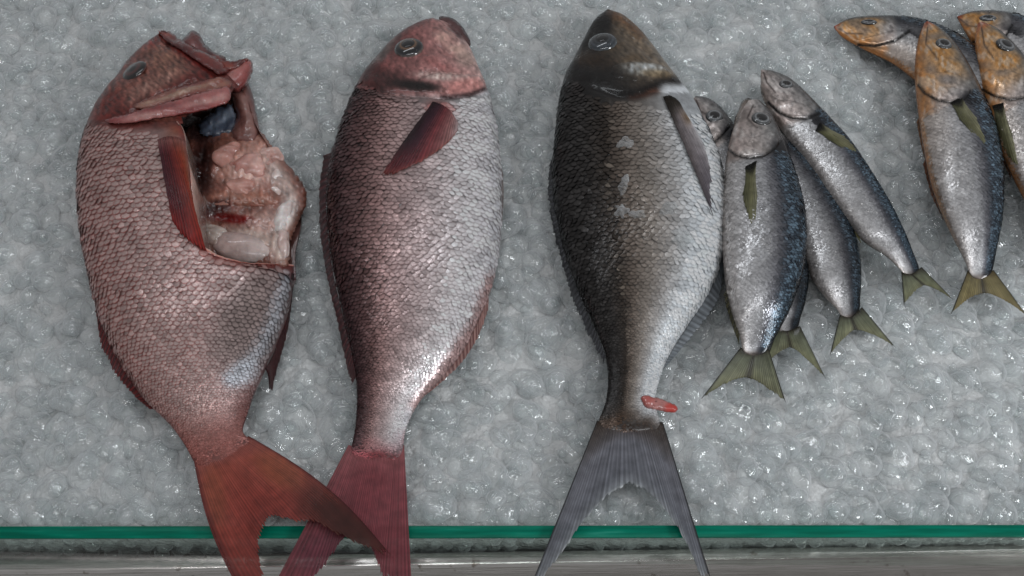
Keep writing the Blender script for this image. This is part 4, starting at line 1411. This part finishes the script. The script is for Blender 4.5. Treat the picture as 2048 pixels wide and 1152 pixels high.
def tail1(u, v, r, px, py):
    c = ramp(u, [(0, (158, 92, 84)), (0.15, (160, 80, 66)), (0.6, (150, 66, 56)), (1, (128, 54, 48))])
    c = mixc(c, (60, 34, 30), 0.8 * ell(px, py, 690, 1050, 110, 40, 38, 0.7))
    c = mixc(c, (160, 92, 58), 0.5 * ell(px, py, 560, 940, 50, 30, 30))
    c = mixc(c, (150, 84, 60), 0.5 * ell(px, py, 430, 990, 20, 60, -8))
    c = mixc(c, (70, 20, 22), 0.6 * (sstep(0.05, 0.0, v) + sstep(0.95, 1.0, v)))
    c = mixc(c, (170, 130, 100), 0.5 * sstep(0.95, 1.0, u) * sstep(0.2, 0.4, v) * sstep(1, 0.8, v))
    return c * (0.86 + 0.2 * r)[..., None]


fin('tail_fin', [(388, 922), (412, 918), (440, 912), (462, 900), (480, 886), (497, 872)],
    [(476, 1176), (530, 1176), (522, 1110), (526, 1064), (548, 1037), (592, 1046), (642, 1053), (702, 1086), (756, 1110), (788, 1118)],
    [1.80, 1.94, 1.94, 1.94, 1.80], [1.0, 1.3, 1.8, 2.0, 1.9], 46, tail1, R1, fray=0.05, M=28, ripple=0.1, bow=np.linspace(0.05, -0.06, 231))

# ================================================================== sardines
SRAMP = [(0, (14, 17, 20)), (0.1, (18, 24, 30)), (0.17, (24, 32, 40)), (0.26, (44, 54, 64)), (0.33, (54, 57, 64)), (0.42, (98, 98, 103)), (0.52, (152, 152, 154)), (0.8, (188, 186, 186)), (1, (156, 148, 143))]


def sardine(label, secs, zc, eyep, tail, gill, tint=0.0, pect=None, zend=None, k=0.62, fold=(), dark=0.0, headend=0.24, twist=0.0):
    B = Body(mk_secs(secs, k, zc, taper=0.5, zend=zend), 170, 64, pw=0.9)
    FISH_HIDE.append(outline(secs))
    g = np.asarray(gill, float)

    def rl(px, py):
        r = -0.10 * np.exp(-(dline(px, py, g) / 3.2) ** 2)
        return r
    B.relief(rl)
    hmask_poly = gill[1] if False else None
    sg = np.median([B.s.reshape(-1)[np.argmin(((B.px.reshape(-1, 2) - q) ** 2).sum(1))] for q in g])

    def colf(px, py, t, s):
        nz = pn(px, py, n2b); nz2 = pn(px, py, n2c)
        tt = np.clip(t + twist, 0, 1)
        c = ramp(tt, SRAMP)
        c = c * (1 - dark * sstep(0.75, 0.2, t))[..., None]
        # curved hind margin of the gill cover
        m = sg + 0.03 - 0.5 * (t - 0.55) ** 2 * 0.3
        hm = sstep(0.015, -0.015, s - m)
        hc = ramp(t, [(0, (30, 30, 31)), (0.12, (62, 62, 63)), (0.3, (136, 135, 134)), (0.55, (176, 166, 162)), (0.85, (172, 157, 151)), (1, (140, 126, 118))])
        hc = mixc(hc, (96, 92, 92), 0.5 * (nz > 0.3) * (t < 0.6))
        if tint:
            hc = mixc(hc, (206, 130, 44), tint * (0.6 + 0.25 * nz) * sstep(0.12, 0.4, t) * sstep(sg * 1.02, sg * 0.62, s * np.ones_like(t)))
            hc = mixc(hc, (196, 116, 44), tint * 0.8 * sstep(0.72, 0.9, t))
            hc = mixc(hc, (150, 62, 40), tint * sstep(sg * 0.14, 0.0, s * np.ones_like(t)))
        snp = np.array(secs[0], float); snp = (snp[:2] + snp[2:4]) / 2
        hc = mixc(hc, (196, 190, 186), 0.6 * sstep(0.2, 1.0, pn(px, py, n2b) + 0.5 * nz2) * sstep(0.25, 0.45, t))
        hc = mixc(hc, (92, 86, 82), 0.35 * sstep(0.3, 1.2, -pn(px, py, n2b) + 0.4 * nz2))
        gm = g[len(g) // 2]
        ml = [snp + (gm - snp) * 0.06, snp + (g[1] - snp) * 0.30, snp + (gm - snp) * 0.46]
        hc = mixc(hc, (40, 32, 30), 0.7 * np.exp(-(dline(px, py, ml) / 1.6) ** 2))
        hc = hc * (1 + 0.12 * pn(px, py, n2d))[..., None]
        c = c * (1 - hm[..., None]) + hc * hm[..., None]
        if tint:
            c = mixc(c, (170, 98, 40), tint * 0.9 * sstep(0.9, 0.99, t) * sstep(0.95, 0.5, s * np.ones_like(t)))
            c = mixc(c, (190, 160, 136), tint * 0.28 * sstep(0.55, 0.8, t) * sstep(0.7, 0.3, s * np.ones_like(t)))
        c = mixc(c, (14, 13, 13), 0.95 * np.exp(-(dline(px, py, g) / 2.4) ** 2))
        c = mixc(c, (20, 20, 24), 0.8 * ell(px, py, g[-1][0], g[-1][1] + 14, 20, 14, 0, 0.8) * (t < 0.5))
        c = mixc(c, (70, 56, 48), 0.7 * sstep(0.975, 1.0, s * np.ones_like(t)))
        return c * (1 + 0.03 * nz + 0.03 * nz2)[..., None]

    root = fish_root('sardine', label, 'fish', B)
    c = colf(B.px[..., 0], B.px[..., 1], B.t, B.s)
    bo = B.build('body', c, c * 0.7, M_SARD, root)

    snp = np.array(secs[0], float); snp = (snp[:2] + snp[2:4]) / 2
    inner = [q + (0.38 if 0 < i < len(g) - 1 else 0.22) * (snp - q) for i, q in enumerate(g)]
    gp_ = [tuple(q) for q in g] + [tuple(q) for q in inner[::-1]]
    oc = ((150, 92, 40), (188, 150, 110), (206, 196, 184)) if tint else ((112, 96, 90), (170, 154, 148), (206, 198, 192))
    patch('gill_cover', gp_, lambda px, py, e: colf(px, py, *B.st(px, py)[::-1]) * (0.9 + 0.16 * e)[..., None], M_SARD, root, surf=B.surf, bulge=0.07, width=6, base=0.01, step=3.2, rough=0.025, edgewob=0.8)

    def keep(px, py, t):
        return dline(px, py, g) > 5

    sgrid = B.s.reshape(-1); pgrid = B.px.reshape(-1, 2)

    def scol(px, py, t):
        ss = np.array([sgrid[np.argmin((pgrid[:, 0] - a) ** 2 + (pgrid[:, 1] - b) ** 2)] for a, b in zip(px, py)])
        cc = colf(px, py, t, ss)
        tt = np.clip(t + twist, 0, 1)
        band = (sstep(0.07, 0.14, tt) * sstep(0.40, 0.30, tt))
        cen = mixc(cc * 1.06, (138, 166, 186), 0.72 * band * (1 - dark) * rng.uniform(0.0, 1.0, len(px)))
        edge = mixc(cc * 0.94, (8, 11, 16), 0.97 * np.maximum(band, sstep(0.2, 0.08, tt)))
        return cen, edge
    scales(B, bo, 25, 0.62, sg + 0.045, 0.975, keep, scol, M_SARD, singles=0, lift=0.02, size=1.3, t0=0.02, t1=0.98)
    if eyep:
        ex, ey, er = eyep[:3]
        eye(B, ex, ey, er, [(0, (8, 8, 9)), (0.5, (10, 10, 11)), (0.55, (92, 94, 96)), (0.7, (128, 130, 132)), (0.78, (50, 52, 54)), (0.88, (92, 94, 94)), (0.95, (28, 28, 30)), (1, (14, 14, 16))], root, bulge=0.28, pupil=0.5, squash=eyep[3] if len(eyep) > 3 else 1.0)
    if tail:
        base, tips, zt = tail
        base = [(bx, by - 12) for bx, by in base]

        def tc(u, v, r, px, py):
            c = ramp(u, [(0, (58, 54, 44)), (0.2, (112, 116, 96)), (0.7, (138, 140, 110)), (1, (132, 130, 98))])
            c = mixc(c, (150, 118, 60), 0.45 * tint)
            c = mixc(c, (30, 28, 24), 0.75 * (sstep(0.05, 0.0, v) + sstep(0.95, 1.0, v)))
            c = mixc(c, (36, 30, 24), 0.6 * np.exp(-((v - 0.5) / 0.05) ** 2))
            return c * (0.76 + 0.3 * r)[..., None]
        _z0 = zend if zend is not None else zc
        fin('tail_fin', base, tips, [_z0 + 0.01, _z0 + 0.08, _z0 + 0.08, _z0 + 0.01], zt, 28, tc, root, fray=0.05, M=18, ripple=0.05, seed=int(base[0][0]))
    if pect:
        pb, pt = pect

        def pc(u, v, r, px, py):
            c = ramp(v, [(0, (84, 84, 58)), (0.5, (124, 122, 90)), (1, (138, 136, 110))])
            c = mixc(c, (16, 15, 12), 0.97 * sstep(0.24, 0.06, u))
            return c * (0.8 + 0.26 * r)[..., None]
        fin('pectoral_fin', pb, pt, 0, 0, 10, pc, root, surf=B.surf, lift=0.07, fray=0.06, thick=0.0003, bow=0.05, M=14, seed=int(pb[0][0]))
    for (fb, ft, z0, z1, c0, c1) in fold:
        fin('belly_fin', fb, ft, z0, z1, 8, lambda u, v, r, px, py, c0=c0, c1=c1: ramp(r, [(0, c0), (1, c1)]), root, fray=0.1, seed=int(fb[0][0]))
    # mouth: lower jaw wedge at the snout
    return root, B


OL0, OL1 = (60, 58, 34), (112, 108, 70)
# the hidden ones first
sardine('sardine mostly hidden under the front sardine, only head and tail showing',
        [(1392, 192, 1386, 200), (1420, 200, 1385, 240), (1446, 222, 1396, 285), (1478, 266, 1410, 335), (1520, 330, 1430, 410), (1562, 400, 1460, 490),
         (1600, 480, 1496, 562), (1616, 545, 1530, 612), (1612, 598, 1550, 640), (1600, 640, 1556, 660), (1598, 668, 1560, 676)],
        1.0, (1429, 232, 17), ([(1556, 668), (1574, 674), (1600, 664)], [(1524, 742), (1550, 712), (1582, 697), (1616, 722), (1652, 758)], 0.9),
        [(1405, 300), (1428, 285), (1448, 268), (1462, 250)], zend=1.1, dark=0.45)
sardine('sardine between the front sardine and the upper right one, its head hidden',
        [(1512, 236, 1506, 242), (1548, 246, 1500, 280), (1590, 285, 1510, 330), (1636, 335, 1540, 390), (1676, 395, 1572, 450), (1704, 455, 1606, 512),
         (1719, 515, 1626, 560), (1722, 565, 1652, 596), (1720, 605, 1676, 622), (1722, 628, 1682, 642)],
        1.2, None, ([(1680, 642), (1702, 646), (1724, 626)], [(1660, 710), (1690, 676), (1712, 661), (1750, 672), (1792, 696)], 0.9),
        [(1516, 300), (1540, 300), (1566, 280)], zend=1.2, dark=0.25)
sardine('silver sardine lying slanted, with olive tail pointing right, above the hidden one',
        [(1526, 139, 1522, 140), (1548, 144, 1521, 158), (1582, 161, 1523, 188), (1618, 194, 1542, 228), (1655, 234, 1574, 275), (1700, 284, 1616, 328), (1742, 346, 1656, 388),
         (1778, 405, 1692, 436), (1806, 460, 1726, 480), (1826, 506, 1772, 512), (1838, 534, 1800, 540), (1842, 550, 1806, 556)],
        2.2, (1573, 168, 14, 0.85), ([(1803, 556), (1822, 560), (1843, 546)], [(1808, 611), (1828, 586), (1850, 572), (1874, 580), (1906, 599)], 1.1),
        [(1536, 205), (1556, 225), (1582, 237), (1612, 238), (1636, 228)],
        pect=([(1630, 262), (1640, 246)], [(1658, 282), (1692, 300), (1722, 307), (1690, 274)]), zend=1.5,
        fold=[([(1694, 425), (1712, 470)], [(1702, 428), (1714, 450), (1722, 486)], 1.9, 1.8, OL0, OL1)])
sardine('front sardine with open mouth touching the dark bream, lying over two others',
        [(1520, 203, 1490, 206), (1540, 226, 1474, 238), (1560, 266, 1458, 285), (1578, 312, 1450, 335), (1597, 370, 1446, 395), (1610, 430, 1444, 455), (1612, 490, 1446, 515),
         (1604, 550, 1452, 572), (1584, 610, 1464, 625), (1558, 662, 1478, 668), (1540, 694, 1484, 696), (1534, 712, 1483, 712)],
        2.9, (1523, 237, 19), ([(1482, 706), (1508, 718), (1536, 706)], [(1403, 797), (1452, 768), (1496, 758), (1534, 778), (1572, 806)], 1.2),
        [(1456, 298), (1470, 311), (1495, 317), (1525, 314), (1550, 298), (1562, 282)],
        pect=([(1490, 334), (1513, 322)], [(1484, 392), (1494, 434), (1509, 460), (1515, 392)]), zend=2.0,
        fold=[([(1454, 580), (1478, 668)], [(1447, 590), (1460, 640), (1478, 690)], 2.4, 2.2, (40, 38, 24), (84, 80, 52))])
_front = [o for o in coll.objects if o.type == 'EMPTY' and str(o.get('label', '')).startswith('front sardine')][0]
patch('lower_jaw', [(1487, 207), (1496, 199), (1503, 203), (1502, 216), (1492, 236), (1478, 258), (1470, 256), (1476, 232)],
      streaky((96, 86, 80), (142, 130, 122), (172, 162, 154), 110, 0.4), M_SARD, _front, z=2.75, bulge=0.3, width=8, step=3, edgewob=0.6, thick=0.002)
O0, O1 = (104, 62, 30), (150, 100, 52)
sardine('orange headed sardine lying crosswise behind the one with the wide tail',
        [(1668, 53, 1670, 58), (1698, 38, 1688, 76), (1748, 34, 1732, 100), (1806, 36, 1786, 126), (1864, 50, 1832, 160), (1920, 78, 1880, 200), (1968, 120, 1920, 240), (2005, 170, 1962, 270), (2040, 230, 2008, 290), (2060, 270, 2040, 300)],
        1.3, (1738, 44, 15, 0.55), None, [(1716, 90), (1752, 92), (1790, 82), (1820, 62)], tint=0.95, dark=0.2, twist=0.06)
sardine('orange headed sardine in the top right corner, half out of the picture',
        [(1914, 33, 1916, 39), (1945, 24, 1930, 62), (1995, 25, 1960, 110), (2045, 38, 2006, 165), (2090, 62, 2050, 200), (2140, 100, 2095, 230), (2190, 160, 2150, 262), (2230, 220, 2200, 280)],
        1.3, (1976, 36, 15, 0.6), None, [(1946, 84), (1985, 88), (2010, 75), (2024, 50)], tint=0.95, dark=0.1, twist=0.1)
sardine('orange headed sardine with wide olive tail, front of the right hand group',
        [(1856, 43, 1848, 47), (1880, 58, 1836, 80), (1906, 86, 1830, 130), (1936, 132, 1832, 185), (1964, 190, 1840, 245), (1988, 252, 1850, 305), (2003, 320, 1864, 370), (2006, 390, 1884, 425),
         (2002, 450, 1906, 474), (1992, 505, 1928, 518), (1986, 540, 1938, 546), (1985, 556, 1938, 560)],
        2.7, (1888, 87, 15, 1.0), ([(1936, 552), (1962, 562), (1987, 552)], [(1902, 628), (1936, 600), (1968, 588), (2006, 600), (2056, 634)], 1.1),
        [(1836, 170), (1850, 188), (1876, 202), (1905, 205), (1930, 198), (1940, 182)], tint=0.9,
        pect=([(1900, 206), (1922, 194)], [(1918, 240), (1948, 272), (1974, 292), (1954, 238)]), zend=1.6,
        fold=[([(1838, 235), (1856, 320)], [(1833, 245), (1844, 300), (1856, 340)], 2.3, 2.1, (70, 44, 26), (140, 100, 66)), ([(1852, 315), (1886, 425)], [(1846, 330), (1862, 390), (1886, 440)], 2.3, 2.0, (74, 38, 20), O0)])
sardine('orange headed sardine at the right edge with black fin base, cut by the frame',
        [(1964, 44, 1955, 48), (1992, 58, 1950, 84), (2022, 86, 1952, 140), (2056, 130, 1966, 200), (2090, 190, 1988, 262), (2120, 260, 2014, 326), (2146, 336, 2046, 392), (2170, 420, 2082, 460), (2190, 500, 2124, 522), (2200, 560, 2150, 570)],
        2.5, (2012, 90, 18, 1.0), None, [(1966, 180), (1990, 194), (2020, 200), (2048, 196), (2070, 180)], tint=0.95,
        pect=([(1984, 212), (2006, 206)], [(1990, 262), (2012, 310), (2036, 336), (2026, 270)]),
        fold=[([(1972, 215), (2020, 335)], [(1968, 228), (1990, 290), (2022, 360)], 2.1, 1.9, (60, 34, 20), O0)])

for _o in list(coll.objects):
    if _o.type == 'EMPTY' and _o.get('category') == 'fish':
        bb = [q for ch in _o.children if ch.name.startswith('body') for q in (ch.data.vertices[0].co, ch.data.vertices[len(ch.data.vertices) // 2].co)]
        base = Vector((bb[1].x, bb[1].y, 0.0))
        _o.location = base
        for ch in _o.children:
            ch.matrix_parent_inverse.translation = -base


finish_ice()
